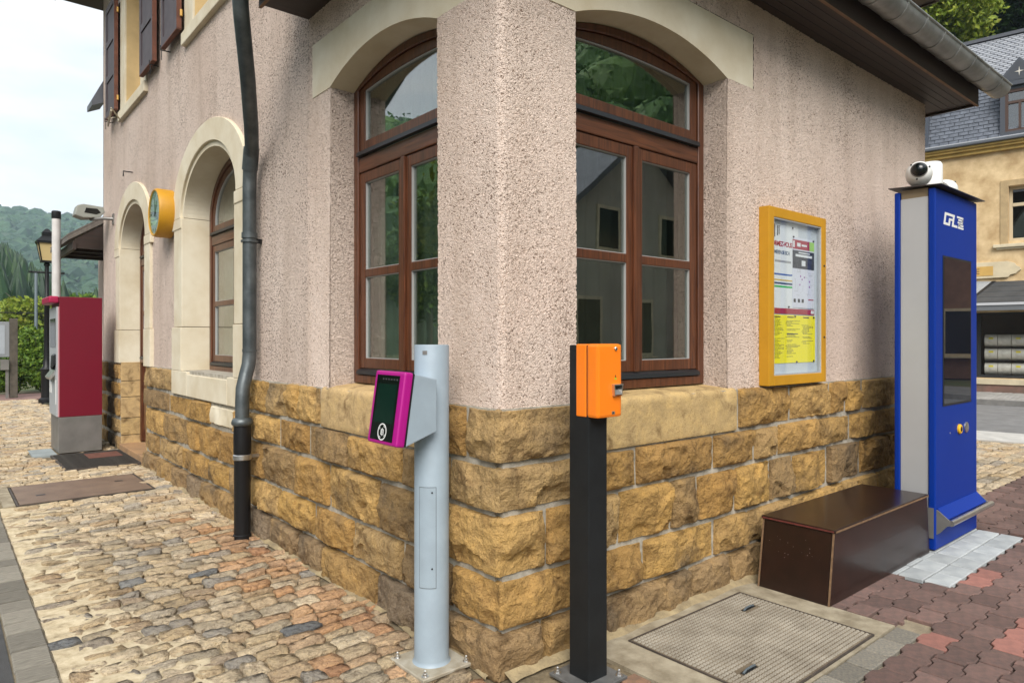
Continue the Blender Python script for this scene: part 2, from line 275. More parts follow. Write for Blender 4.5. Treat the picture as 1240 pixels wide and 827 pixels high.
# ------------------------------------------------------------------ builders
def wL(s, z, d=0.): return (-d, s, z)       # the wall along Y (faces -X): s along the wall, d outward
def wR(s, z, d=0.): return (s, -d, z)       # the wall along X (faces -Y)
class MB:
    def __init__(self): self.v = []; self.f = []
    def add(self, vs, fs):
        o = len(self.v); self.v += [tuple(p) for p in vs]; self.f += [tuple(i + o for i in f) for f in fs]; return self
    def box(self, x0, x1, y0, y1, z0, z1):
        return self.add([(x0, y0, z0), (x1, y0, z0), (x1, y1, z0), (x0, y1, z0), (x0, y0, z1), (x1, y0, z1), (x1, y1, z1), (x0, y1, z1)],
                        [(0, 3, 2, 1), (4, 5, 6, 7), (0, 1, 5, 4), (1, 2, 6, 5), (2, 3, 7, 6), (3, 0, 4, 7)])
    def wbox(self, w, s0, s1, z0, z1, d0, d1):
        a = w(s0, z0, d0); b = w(s1, z1, d1)
        return self.box(min(a[0], b[0]), max(a[0], b[0]), min(a[1], b[1]), max(a[1], b[1]), min(a[2], b[2]), max(a[2], b[2]))
    def prism(self, pts, fn, d0, d1):
        n = len(pts); vs = [fn(a, b, d0) for a, b in pts] + [fn(a, b, d1) for a, b in pts]
        return self.add(vs, [tuple(range(n))[::-1], tuple(range(n, 2 * n))] + [(i, (i + 1) % n, n + (i + 1) % n, n + i) for i in range(n)])
    def strip(self, A, B, fn, d0, d1):
        n = len(A); vs = []
        for P, d in ((A, d0), (B, d0), (A, d1), (B, d1)): vs += [fn(a, b, d) for a, b in P]
        fs = []
        for i in range(n - 1):
            j = i + 1
            fs += [(i, j, n + j, n + i), (2 * n + i, 3 * n + i, 3 * n + j, 2 * n + j), (i, 2 * n + i, 2 * n + j, j), (n + i, n + j, 3 * n + j, 3 * n + i)]
        e = n - 1
        fs += [(0, n, 3 * n, 2 * n), (e, 2 * n + e, 3 * n + e, n + e)]
        return self.add(vs, fs)
    def tube(self, path, r, n=14, cap=True):
        path = [Vector(p) for p in path]; rs = r if isinstance(r, (list, tuple)) else [r] * len(path)
        rings = []; up = None
        for i, p in enumerate(path):
            t = (path[min(i + 1, len(path) - 1)] - path[max(i - 1, 0)]).normalized()
            if up is None:
                up = Vector((0, 0, 1)) if abs(t.z) < .9 else Vector((1, 0, 0))
            a = t.cross(up).normalized(); b = a.cross(t).normalized(); up = b
            rings.append([p + (a * math.cos(2 * math.pi * k / n) + b * math.sin(2 * math.pi * k / n)) * rs[i] for k in range(n)])
        vs = [q for ring in rings for q in ring]; fs = []
        for i in range(len(path) - 1):
            for k in range(n): fs.append((i * n + k, i * n + (k + 1) % n, (i + 1) * n + (k + 1) % n, (i + 1) * n + k))
        if cap: fs += [tuple(range(n))[::-1], tuple((len(path) - 1) * n + k for k in range(n))]
        return self.add(vs, fs)
    def lathe(self, prof, c=(0, 0, 0), n=20, ax='z'):
        vs = []; fs = []
        for (r, h) in prof:
            for k in range(n):
                a = 2 * math.pi * k / n; x, y = r * math.cos(a), r * math.sin(a)
                p = (x, y, h) if ax == 'z' else ((h, x, y) if ax == 'x' else (x, h, y))
                vs.append((c[0] + p[0], c[1] + p[1], c[2] + p[2]))
        for i in range(len(prof) - 1):
            for k in range(n): fs.append((i * n + k, i * n + (k + 1) % n, (i + 1) * n + (k + 1) % n, (i + 1) * n + k))
        fs += [tuple(range(n))[::-1], tuple((len(prof) - 1) * n + k for k in range(n))]
        return self.add(vs, fs)
    def mesh(self, name, smooth=0, recalc=True, bevel=0, seg=2):
        me = bpy.data.meshes.new(name); me.from_pydata(self.v, [], self.f)
        if recalc or bevel:
            bm = bmesh.new(); bm.from_mesh(me)
            if recalc: bmesh.ops.recalc_face_normals(bm, faces=bm.faces)
            if bevel:
                es = [e for e in bm.edges if len(e.link_faces) == 2 and e.calc_face_angle(0) > .5]
                bmesh.ops.bevel(bm, geom=es, offset=bevel, segments=seg, profile=.6, affect='EDGES', clamp_overlap=True)
            bm.to_mesh(me); bm.free()
        if smooth:
            me.shade_smooth(); me.set_sharp_from_angle(angle=R(smooth))
        return me
    def build(self, name, m, parent=None, **k):
        return link(name, self.mesh(name, **k), m, parent)
def link(name, me, m=None, parent=None):
    o = bpy.data.objects.new(name, me); COL.objects.link(o)
    if m and not me.materials: me.materials.append(m)
    if parent: o.parent = parent
    return o
def tag(o, label=None, cat=None, group=None, kind=None):
    if label: o['label'] = label
    if cat: o['category'] = cat
    if group: o['group'] = group
    if kind: o['kind'] = kind
    return o
def thing(name, loc, label, cat, rz=0, group=None):
    o = bpy.data.objects.new(name, None); COL.objects.link(o); o.location = loc; o.rotation_euler = (0, 0, rz); o.empty_display_size = .2
    return tag(o, label, cat, group)
def copy_tree(o, parent=None):
    c = o.copy(); COL.objects.link(c)
    if parent: c.parent = parent
    for ch in list(o.children): copy_tree(ch, c)
    return c
def text(name, s, size, m, parent, mtx, extrude=.0004, font=None, shear=0, space=1, align='LEFT', bold=0.):
    cu = bpy.data.curves.new(name, 'FONT'); cu.body = s; cu.size = size; cu.extrude = extrude; cu.shear = shear; cu.space_character = space; cu.align_x = align
    cu.resolution_u = 3; cu.offset = bold
    tmp = bpy.data.objects.new('tmp_text', cu); COL.objects.link(tmp)
    dg = bpy.context.evaluated_depsgraph_get(); me = bpy.data.meshes.new_from_object(tmp.evaluated_get(dg))
    bpy.data.objects.remove(tmp); bpy.data.curves.remove(cu)
    me.name = name; me.materials.clear(); o = link(name, me, m, parent); o.matrix_local = mtx; return o
def fnoise(p, sc, oc=4, h=.9):
    return mnoise.fractal(Vector((p[0] * sc, p[1] * sc, p[2] * sc)), h, 2.0, oc)
def arc(s0, s1, zs, rise, n=24, ell=False):
    c = (s0 + s1) / 2; w = (s1 - s0) / 2; out = []
    for i in range(n + 1):
        if ell:
            a = math.pi * (1 - i / n); out.append((c + w * math.cos(a), zs + rise * math.sin(a)))
        else:
            rr = (w * w + rise * rise) / (2 * rise); s = s0 + (s1 - s0) * i / n
            out.append((s, zs + math.sqrt(max(rr * rr - (s - c) ** 2, 0)) - (rr - rise)))
    return out
def grid_mesh(name, P, mask=None, flip=False):
    # P: (n, m, 3) array of points -> quads (cells where mask is True)
    n, m_ = P.shape[:2]; idx = np.arange(n * m_).reshape(n, m_)
    q = np.stack([idx[:-1, :-1], idx[1:, :-1], idx[1:, 1:], idx[:-1, 1:]], -1)
    q = q[mask] if mask is not None else q.reshape(-1, 4)
    q = q.reshape(-1, 4)
    if flip: q = q[:, ::-1]
    used = np.unique(q); remap = np.full(n * m_, -1); remap[used] = np.arange(len(used))
    return arr_mesh(name, P.reshape(-1, 3)[used], remap[q])
def arr_mesh(name, V, F, rnd=None, smooth=True):
    k = F.shape[1]; me = bpy.data.meshes.new(name)
    me.vertices.add(len(V)); me.vertices.foreach_set('co', np.ascontiguousarray(V, dtype=np.float32).ravel())
    me.loops.add(F.size); me.loops.foreach_set('vertex_index', np.ascontiguousarray(F, dtype=np.int32).ravel())
    me.polygons.add(len(F)); me.polygons.foreach_set('loop_start', np.arange(0, F.size, k, dtype=np.int32))
    me.polygons.foreach_set('use_smooth', np.full(len(F), smooth))
    if rnd is not None:
        a = me.attributes.new('rnd', 'FLOAT', 'FACE'); a.data.foreach_set('value', np.ascontiguousarray(rnd, dtype=np.float32))
    me.update(calc_edges=True); me.validate(); return me

# ================================================================== THE GROUND
CAMP = np.array([-1.8191, -2.2320, 1.4]); _a = R(49.85)
FW = np.array([math.cos(_a), math.sin(_a), 0]); RT = np.array([math.sin(_a), -math.cos(_a), 0])
def seen_size(x, y, z, area):
    d = np.array([x, y, z]) - CAMP; f = d @ FW
    if f < .3: return 0
    px = 620 + 826.7 * (d @ RT) / f; py = 411 - 826.7 * d[2] / f
    if not (-25 < px < 1265 and py < 850): return 0
    return area * abs(d[2]) / f ** 3
# the open ground, to the horizon
tag(MB().add([(-900, -900, -.04), (900, -900, -.04), (900, 900, -.04), (-900, 900, -.04)], [(0, 1, 2, 3)]).build('ground', GRASSY, recalc=False), 'grassy open ground reaching to the wooded hills', 'ground', kind='structure')
tag(MB().box(-9, -1.575, -12, 17.3, -.2, -.004).build('asphalt_road', ASPH), 'dark asphalt lane beside the cobbles at bottom left', 'road', kind='structure')

# --- unit cobbles (x, y within +-.5, top near z = 0)
def unit_cobble(seed):
    # a split block: roughly rectangular outline with knocked-off corners and an uneven flat head
    r = random.Random(seed); ring = []
    for (x, y) in ((-.5, -.30), (-.40, -.5), (-.12, -.5), (.15, -.5), (.40, -.5), (.5, -.30), (.5, .02), (.5, .30), (.40, .5), (.13, .5), (-.14, .5), (-.40, .5), (-.5, .30), (-.5, -.02)):
        ring.append((x * (1 + r.gauss(0, .055)), y * (1 + r.gauss(0, .075))))
    skew = r.gauss(0, .10); ring = [(x + skew * y * .25, y + r.gauss(0, .012)) for x, y in ring]
    n = len(ring); V = []; F = []; tx, ty = r.gauss(0, .007), r.gauss(0, .008)
    for k, (rad, z) in enumerate(((1.0, -.05), (1.0, -.0070), (.955, -.0005), (.52, .0))):
        for (x, y) in ring:
            V.append((x * rad, y * rad, z + (tx * x + ty * y + (r.gauss(0, .0016) if k < 3 else r.gauss(0, .0022)) if k else 0)))
    V.append((0, 0, r.gauss(0, .002)))
    for k in range(3):
        for i in range(n): F += [(k * n + i, k * n + (i + 1) % n, (k + 1) * n + (i + 1) % n), (k * n + i, (k + 1) * n + (i + 1) % n, (k + 1) * n + i)]
    for i in range(n): F.append((3 * n + i, 3 * n + (i + 1) % n, 4 * n))
    return np.array(V), np.array(F)
UC = [unit_cobble(s) for s in range(24)]
def cobble_meshes(m, tagname):
    out = []
    for V, F in UC:
        me = arr_mesh(tagname, V, F); me.set_sharp_from_angle(angle=R(28)); me.materials.append(m); out.append(me)
    return out
CM = {'t': cobble_meshes(COB, 'cobble_tan'), 'r': cobble_meshes(COBR, 'cobble_rusty'), 'b': cobble_meshes(COBB, 'cobble_blue')}
def inside(x, y, rects): return any(a < x < b and c < y < d for a, b, c, d in rects)
def lay_cobbles(parent, x0, x1, y0, y1, skip, nkeep, flood=None, rowh=(.088, .122), lens=(.10, .20), red=None, seed=1, piece='cobble'):
    r = random.Random(seed); items = []; y = y0
    while y < y1:
        h = r.uniform(*rowh); x = x0 + r.uniform(-.1, 0)
        while x < x1:
            l = r.uniform(*lens); cx, cy = x + l / 2, y + h / 2
            yy = cy + .018 * mnoise.noise(Vector((cx * 1.2, cy * .9, seed)))
            if cx - l * .3 > x0 and cx + l * .35 < x1 and not inside(cx, cy, skip):
                top = r.gauss(0, .0028)
                if flood:
                    f = flood(cx, cy)
                    if f > 0: top -= .0005 + .0075 * f * r.random()
                items.append((cx, yy, top, l - r.uniform(.003, .011), h - r.uniform(.002, .009), r.gauss(0, .035), r.randrange(len(UC)), r.random()))
            x += l
        y += h
    items.sort(key=lambda q: -seen_size(q[0], q[1], 0, q[3] * q[4]))
    for q in items[:nkeep]:
        k = 't'
        if red and r.random() < red(q[0], q[1]): k = 'r'
        elif r.random() < .012: k = 'b'
        o = link(piece, CM[k][q[6]], None, parent); o.location = (q[0], q[1], q[2]); o.scale = (q[3], q[4], 1); o.rotation_euler = (r.gauss(0, .02), r.gauss(0, .02), q[5])
    Vs = []; Fs = []; rs = []; off = 0
    for q in items[nkeep:]:
        V, F = UC[q[6]]; c, s = math.cos(q[5]), math.sin(q[5])
        X = V[:, 0] * q[3]; Y = V[:, 1] * q[4]
        Vs.append(np.stack([q[0] + c * X - s * Y, q[1] + s * X + c * Y, V[:, 2] + q[2]], 1)); Fs.append(F + off); off += len(V); rs.append(np.full(len(F), q[7]))
    if Vs:
        o = link('distant_cobbles', arr_mesh('distant_cobbles', np.concatenate(Vs), np.concatenate(Fs), np.concatenate(rs)), COB_A, parent); o['kind'] = 'stuff'
        o.data.set_sharp_from_angle(angle=R(28))
    return len(items)

# --- platform side: cobbles bedded in sand, flooded with cream cement towards the kerb
def flood_edge(y): return -.90 + .13 * mnoise.noise(Vector((y * .7, 3.1, 0))) + .05 * mnoise.noise(Vector((y * 2.3, 7.7, 0))) + (.10 if y < 1.2 else 0)
def flood(x, y):
    if y > 4.85: return 0
    return max(0., min(1., (flood_edge(y) - x) / .22))
PLATE = (-1.29, -.255, 4.84, 5.755); MATR = (-.77, -.03, 6.40, 7.62); MACH = (-.70, -.17, 7.72, 8.62)
def mk_bed():
    m = bpy.data.materials.new('sand_and_cement_bed'); m.use_nodes = True; t = m.node_tree; b = t.nodes['Principled BSDF']
    ge = nd(t, 'ShaderNodeNewGeometry'); co = ge.outputs['Position']; at = nd(t, 'ShaderNodeAttribute'); at.attribute_name = 'cement'
    n1 = nd(t, 'ShaderNodeTexNoise', i_Scale=15., i_Detail=8, i_Roughness=.7); t.links.new(co, n1.inputs['Vector'])
    ce = ramp(t, n1.outputs['Fac'], [(.30, (.27, .215, .135)), (.44, (.46, .38, .25)), (.56, (.56, .475, .325)), (.74, (.66, .575, .42))])
    sa = ramp(t, n1.outputs['Fac'], [(.32, (.10, .08, .052)), (.68, (.27, .215, .135))])
    n2 = nd(t, 'ShaderNodeTexNoise', i_Scale=14., i_Detail=4); t.links.new(co, n2.inputs['Vector'])
    ad = nd(t, 'ShaderNodeMath', operation='MULTIPLY_ADD'); t.links.new(n2.outputs['Fac'], ad.inputs[0]); ad.inputs[1].default_value = .7; t.links.new(at.outputs['Fac'], ad.inputs[2])
    f = ramp(t, ad.outputs[0], [(.55, (0, 0, 0)), (.85, (1, 1, 1))])
    t.links.new(mixc(t, f, sa, ce), b.inputs['Base Color']); b.inputs['Roughness'].default_value = .95; b.inputs['Specular IOR Level'].default_value = .2
    n3 = nd(t, 'ShaderNodeTexNoise', i_Scale=60., i_Detail=8, i_Roughness=.7); t.links.new(co, n3.inputs['Vector'])
    bp = nd(t, 'ShaderNodeBump'); bp.inputs['Strength'].default_value = .8; bp.inputs['Distance'].default_value = .010
    t.links.new(n3.outputs['Fac'], bp.inputs['Height']); t.links.new(bp.outputs['Normal'], b.inputs['Normal']); return m
BED = mk_bed()
xs = np.linspace(-1.42, .44, 76); ys = np.concatenate([np.arange(-1.2, 7.0, .025), np.arange(7.0, 17.31, .12)])
P = np.zeros((len(xs), len(ys), 3)); cem = np.zeros((len(xs), len(ys)))
for i, x in enumerate(xs):
    for j, y in enumerate(ys):
        f = flood(x, y); q = Vector((x, y, 0))
        z = -.019 + .005 * mnoise.noise(q * 9) + .003 * mnoise.noise(q * 24)
        if f > 0: z += f * (.0115 + .013 * mnoise.noise(Vector((x * 6, y * 11, 4))))
        cem[i, j] = f; P[i, j] = (x, y, z)
keep = np.ones((len(xs) - 1, len(ys) - 1), bool)
xc = (xs[1:] + xs[:-1]) / 2; yc = (ys[1:] + ys[:-1]) / 2
keep &= ~((xc[:, None] > .02) & (yc[None, :] > .02))
me = grid_mesh('cobbled_pavement', P, keep)
a = me.attributes.new('cement', 'FLOAT', 'POINT')
co = np.zeros(len(me.vertices) * 3, np.float32); me.vertices.foreach_get('co', co); co = co.reshape(-1, 3)
a.data.foreach_set('value', np.array([flood(float(p[0]), float(p[1])) for p in co], np.float32))
cob_l = tag(link('cobbled_pavement', me, BED), 'tan cobbled pavement along the station wall, half drowned in cream cement', 'cobblestones', kind='structure')
lay_cobbles(cob_l, -1.42, .02, -.5, 17.3, [(PLATE[0] - .09, PLATE[1] + .03, PLATE[2] - .03, PLATE[3] + .03), MATR, MACH, (-.95, -.6, 7.55, 8.3), (-.06, .4, 6.2, 8.2), (-.03, .5, .0, 20), (-.12, .5, -.06, .3)], 300,
            flood=flood, red=lambda x, y: max(0, min(.85, (x + .75) * 1.5)) if y < 7 else .1, seed=3)
# kerb of grey setts
kb = tag(MB().box(-1.575, -1.42, -3, 17.3, -.2, -.012).build('kerb', SAND), 'row of grey granite kerb setts between cobbles and asphalt', 'kerb', kind='structure')
sett_me = [MB().box(-.069, .069, -.5, .5, -.1, 0).mesh('sett', bevel=.005, seg=1) for _ in range(1)][0]; sett_me.materials.append(SETT)
y = -1.0
while y < 8:
    l = rng.uniform(.15, .24); o = link('sett', sett_me, None, kb); o.location = (-1.4975, y + l / 2, .002 + rng.uniform(-.002, .002)); o.scale = (1, l - .008, 1); o.rotation_euler = (rng.gauss(0, .004), rng.gauss(0, .012), rng.gauss(0, .02)); y += l

# --- right side: concrete apron, grey strip, red pavers, pale pad, forecourt cobbles
ap = MB().box(.44, .64, -.885, -.02, -.15, -.002).box(.64, 1.58, -.155, -.02, -.15, -.003).box(1.58, 1.775, -.885, -.02, -.15, -.001).box(.64, 1.58, -.885, -.868, -.15, -.003)
ap.box(1.775, 5.0, -.5, .02, -.15, -.008)
apron = tag(ap.build('concrete_apron', CONC), 'worn tan concrete apron around the chequered hatch', 'concrete', kind='structure')
# mortar fillet at the foot of the wall
xs2 = np.linspace(-.02, 4.7, 190); P = np.zeros((190, 6, 3))
for i, x in enumerate(xs2):
    w = .050 + .045 * mnoise.noise(Vector((x * 3, 0, 1))); h = .022 + .018 * mnoise.noise(Vector((x * 2.5, 4, 2)))
    for j, tt in enumerate((0, .25, .5, .7, .9, 1)):
        P[i, j] = (x, -.05 - w * tt, h * (1 - tt) ** 1.3 - .006 * (tt == 1) + .004 * mnoise.noise(Vector((x * 14, tt * 3, 5))))
fil = link('mortar_fillet', grid_mesh('mortar_fillet', P, flip=True), mat('tan_fillet', (.36, .28, .155), .95, col2=(.20, .155, .09), vscale=10, bump=.9, bscale=80, bdist=.008), apron)
P2 = np.zeros((110, 6, 3))
for i, y in enumerate(np.linspace(0, 6.2, 110)):
    w = .03 + .03 * mnoise.noise(Vector((y * 3, 0, 9))); h = .012 + .012 * mnoise.noise(Vector((y * 2.5, 4, 8)))
    for j, tt in enumerate((0, .25, .5, .7, .9, 1)):
        P2[i, j] = (-.05 - w * tt, y, h * (1 - tt) ** 1.3 - .010 * (tt == 1) + .004 * mnoise.noise(Vector((y * 14, tt * 3, 6))))
link('mortar_fillet', grid_mesh('mortar_fillet', P2), MATS['tan_fillet'], cob_l)

ZP, ZA = .19, .0105
def zz(x):
    t = (x / ZP) % 1
    if t < .40: return ZA
    if t < .53: return ZA - 2 * ZA * (t - .40) / .13
    if t < .87: return -ZA
    return -ZA + 2 * ZA * (t - .87) / .13
ZK = (0, .40, .53, .87)
def paver_mesh(name, phase, m, g=.0035):
    # outline between straight joints at x = 0..ZP (phase shifts the wave), bands PB apart
    xs_ = sorted(set([0, ZP] + [((k - phase) % 1) * ZP for k in ZK]))
    xs_ = [min(max(x, g), ZP - g) for x in xs_]
    lo = [(x, g + zz(x + phase * ZP)) for x in xs_]; hi = [(x, PB - g + zz(x + phase * ZP)) for x in xs_]
    pts = [(x - ZP / 2, y - PB / 2) for x, y in lo + hi[::-1]]
    c = [(x * .965, y * .955) for x, y in pts]
    n = len(pts); V = [(x, y, -.06) for x, y in pts] + [(x, y, -.0035) for x, y in pts] + [(x, y, 0) for x, y in c]
    F = [(k * n + i, k * n + (i + 1) % n, (k + 1) * n + (i + 1) % n, (k + 1) * n + i) for k in range(2) for i in range(n)] + [tuple(range(2 * n, 3 * n))]
    me = bpy.data.meshes.new(name); me.from_pydata(V, [], F); me.materials.append(m); return me
PB = .124
redp = tag(MB().box(.44, 9.4, -3.2, -.885, -.2, -.02).box(1.775, 9.4, -.885, -.5, -.2, -.02).box(4.0, 9.4, -.5, -.264, -.2, -.02).build('paver_pavement', SAND), 'pavement of wavy red interlocking concrete pavers', 'pavement', kind='structure')
PM = {(ph, k): paver_mesh('paver', ph, m) for ph in (.2, .7) for k, m in (('r', PAVR), ('b', PAVB))}
items = []
for b in range(0, 24):
    yb = -.264 - PB * (b + 1); ph = .2 if b % 2 else .7
    for i in range(-1, 52):
        xl = (i + ph) * ZP; cx, cy = xl + ZP / 2, yb + PB / 2
        if cx < .5 or cx > 9.3: continue
        if cy > -.50 and cx < 4.1: continue
        if cy > -1.0 and cx < 1.86: continue
        if cy > -.88 and 2.53 < cx < 4.09: continue
        if cy > -.63 and cx < 3.0: pass
        items.append((cx, cy, ph))
items.sort(key=lambda q: -seen_size(q[0], q[1], 0, .02))
rest = MB(); CUTS = []
for n_, (cx, cy, ph) in enumerate(items):
    bright = (cy < -1.22 + .1 * mnoise.noise(Vector((cx * 2, cy * 2, 0))) and cx > 1.9) or rng.random() < .02 or (cx > 2.6 and cx < 3.4 and cy > -1.02 and rng.random() < .4)
    z = rng.gauss(0, .0018) + .006 * mnoise.noise(Vector((cx * .8, cy * .8, 2)))
    me = PM[(ph, 'b' if bright else 'r')]
    if n_ < 300:
        o = link('paver', me, None, redp); o.location = (cx, cy, z); o.rotation_euler = (rng.gauss(0, .012), rng.gauss(0, .010), rng.gauss(0, .006))
    else:
        rest.add([(v.co.x + cx, v.co.y + cy, v.co.z + z) for v in me.vertices], [tuple(p.vertices) for p in me.polygons])
if rest.v:
    o = rest.build('further_pavers', PAVR, redp, recalc=False); o['kind'] = 'stuff'
for b in range(2, 6):          # cut pieces along the apron
    yb = -.264 - PB * (b + 1); xe = 1.938 if b % 2 else 1.843
    if yb > -.90: CUTS.append((1.779, xe, yb + .006, yb + PB - .006))
# grey aggregate pavers beside the hatch, reddish bricks by the post
flatp = {}
def flat_paver(parent, x0, x1, y0, y1, m, z=0., name='paver'):
    k = (round(x1 - x0, 3), round(y1 - y0, 3), m.name)
    if k not in flatp:
        w, h = (x1 - x0) / 2 - .004, (y1 - y0) / 2 - .004
        me = MB().box(-w, w, -h, h, -.07, 0).mesh('flat_paver', bevel=.004, seg=1); me.materials.append(m); flatp[k] = me
    o = link(name, flatp[k], None, parent); o.location = ((x0 + x1) / 2, (y0 + y1) / 2, z + rng.gauss(0, .0018)); o.rotation_euler = (rng.gauss(0, .008), rng.gauss(0, .008), rng.gauss(0, .008)); return o
x = .46
for i in range(7):
    flat_paver(redp, x, x + .187, -1.006, -.889, PAVG); x += .1875
for q in CUTS: flat_paver(redp, *q, PAVR)
BRK = mat('worn_brown_brick', (.20, .11, .065), .9, col2=(.12, .075, .05), vscale=20, bump=.6, bscale=120, obj_rand=.3)
for (x0, y0) in ((.335, -.36), (.335, -.47), (.335, -.58), (.25, -.70), (.36, -.72), (.26, -.82)):
    flat_paver(apron, x0, x0 + .10, y0 - .10, y0, BRK, -.004, 'brick')
# pale pad below the information column
pad = tag(MB().box(2.55, 4.06, -.885, -.30, -.2, -.02).build('paver_pad', MORTAR), 'pad of pale grey pavers around the foot of the blue column', 'pavement', kind='structure')
for j in range(4):
    for i in range(7):
        flat_paver(pad, 2.565 + i * .212, 2.565 + (i + 1) * .212, -.88 + j * .14, -.88 + (j + 1) * .14, PAVL, .004)
# forecourt cobbles and the street, laid parallel to the house front opposite
FO = np.array([18.0353, 2.3445, 0]); FU = np.array([.15988, -.98714, 0]); FN = np.array([-.98714, -.15988, 0])
def fp(u, d, z=0.): p = FO + u * FU + d * FN; return (p[0], p[1], z)
def sheet(name, u0, u1, d0, d1, z0, z1, m, label, cat):
    b = MB(); b.add([fp(u0, d0, z0), fp(u1, d0, z0), fp(u1, d1, z0), fp(u0, d1, z0), fp(u0, d0, z1), fp(u1, d0, z1), fp(u1, d1, z1), fp(u0, d1, z1)],
                    [(0, 3, 2, 1), (4, 5, 6, 7), (0, 1, 5, 4), (1, 2, 6, 5), (2, 3, 7, 6), (3, 0, 4, 7)])
    return tag(b.build(name, m), label, cat, kind='structure')
fc = tag(MB().box(4.06, 9.4, -.264, 1.92, -.2, -.012).build('forecourt', SAND), 'tan cobbled forecourt beyond the blue column', 'cobblestones', kind='structure')
lay_cobbles(fc, 4.1, 9.3, -.26, 1.9, [(0, 4.8, -.02, 3)], 160, rowh=(.10, .135), lens=(.14, .26), seed=9)
sheet('gutter_paving', -9, 9, 7.75, 8.85, -.2, .006, mat('pale_granite_paving', (.50, .49, .46), .85, var=.25, vscale=5, bump=.4, bscale=60), 'pale granite strip along the near edge of the street', 'paving')
sheet('street', -30, 30, 2.62, 7.75, -.2, -.006, ROADG, 'grey asphalt street in front of the ochre house', 'road')
pv = sheet('far_pavement', -30, 30, -.3, 2.62, -.2, .11, mat('grey_pavement_bed', (.20, .195, .185), .9, var=.3, vscale=5), 'grey block pavement in front of the shop window', 'pavement')
fpm = MB().box(-.095, .095, -.045, .045, -.05, 0).mesh('block', bevel=.004, seg=1); fpm.materials.append(mat('grey_block', (.30, .29, .27), .9, var=.2, vscale=5, obj_rand=.2))
cnt = 0
for i in range(26):
    for j in range(13):
        u = -2.9 + i * .2 + (j % 2) * .1; d = .12 + j * .19
        if cnt < 300:
            o = link('block', fpm, None, pv); o.location = fp(u, d, .116); o.rotation_euler = (0, 0, math.atan2(FU[1], FU[0]) + .55); cnt += 1

# ================================================================== THE STATION BUILDING
ST = thing('station_building', (0, 0, 0), 'pink roughcast station building on an ochre sandstone plinth', 'building')
YW, XW, YM, XM, ZE, ZM = 1.94, 4.77, 8.95, 8.7, 3.44, 6.3
WR_ = (.45, 1.70); WL_ = (.47, 1.625); ZS0, ZSP, RISE = 1.115, 2.92, .125
LR_ = (.17, 1.98); LL_ = (.20, 1.875); ZL1 = 3.25
def lin(pts, step):
    out = []
    for a, b in zip(pts[:-1], pts[1:]):
        n = max(1, round((b - a) / step)); out += list(np.linspace(a, b, n + 1)[:-1])
    return np.array(out + [pts[-1]])
ss = np.concatenate([lin([-YW, -LL_[1], -WL_[1], -WL_[0], -LL_[0], 0, LR_[0], WR_[0], WR_[1], LR_[1], 2.6], .0085), lin([2.6, 3.4, XW], .014)[1:]])
zs = lin([1.095, ZSP, ZL1, 3.5], .0085)
SS, ZZ = np.meshgrid(ss, zs, indexing='ij')
P = np.stack([np.where(SS < 0, 0, SS), np.where(SS < 0, -SS, 0), ZZ], -1)
rc = .022                                       # slightly rounded arris
m_ = np.abs(SS) < rc; k_ = (rc - np.abs(SS)) * .35
P[..., 0] += np.where(m_, k_, 0); P[..., 1] += np.where(m_, k_, 0)
P[..., 0] += .004 * np.sin(SS * 2.1 + ZZ * 1.7) * (SS < 0); P[..., 1] += .004 * np.sin(SS * 1.9 + ZZ * 2.3) * (SS > 0) * np.minimum(1, np.abs(SS) * 4)
sc_ = (SS[:-1, :-1] + SS[1:, 1:]) / 2; zc_ = (ZZ[:-1, :-1] + ZZ[1:, 1:]) / 2
hole = ((sc_ > WR_[0]) & (sc_ < WR_[1]) & (zc_ < ZSP)) | ((sc_ > LR_[0]) & (sc_ < LR_[1]) & (zc_ > ZSP) & (zc_ < ZL1)) | \
       ((sc_ < -WL_[0]) & (sc_ > -WL_[1]) & (zc_ < ZSP)) | ((sc_ < -LL_[0]) & (sc_ > -LL_[1]) & (zc_ > ZSP) & (zc_ < ZL1))
link('plaster_wall', grid_mesh('plaster_wall', P, ~hole), PLASTER, ST)
# the two-storey block's wall along the cobbles, with its openings
AW = dict(i=(3.28, 4.77), o=(2.96, 5.10), zs=2.56, ri=.50, ro=.73)
AD = dict(i=(6.31, 7.65), o=(6.00, 7.96), zs=2.56, ri=.46, ro=.71)
ys_ = lin([YW, YM], .035); zs_ = lin([1.08, ZM], .035)
YY, ZZ = np.meshgrid(ys_, zs_, indexing='ij')
P = np.stack([np.zeros_like(YY), YY, ZZ], -1)
yc = (YY[:-1, :-1] + YY[1:, 1:]) / 2; zc = (ZZ[:-1, :-1] + ZZ[1:, 1:]) / 2
hole = np.zeros_like(yc, bool)
for A in (AW, AD):
    c = sum(A['o']) / 2; hw = (A['o'][1] - A['o'][0]) / 2 - .06
    e = ((yc - c) / hw) ** 2 + (np.maximum(zc - A['zs'], 0) / (A['ro'] - .06)) ** 2
    hole |= np.where(zc > A['zs'], e < 1, np.abs(yc - c) < hw)
UP = [4.03, 6.98]
for c in UP: hole |= (np.abs(yc - c) < .66) & (zc > 4.22) & (zc < 5.95)
link('plaster_wall', grid_mesh('plaster_wall', P, ~hole, flip=True), PLASTER_M, ST)
bk = MB().box(.0, XM, YM - .02, YM, 0, ZM).box(XM - .02, XM, YW, YM, 0, ZM).box(0, XM, YW, YW + .02, 3.5, ZM).box(XW, XM, YW, YW + .02, 0, ZM).box(XW - .02, XW, 0.02, YW, 0, 3.5)
bk.build('plaster_wall', PLASTER_F, ST)
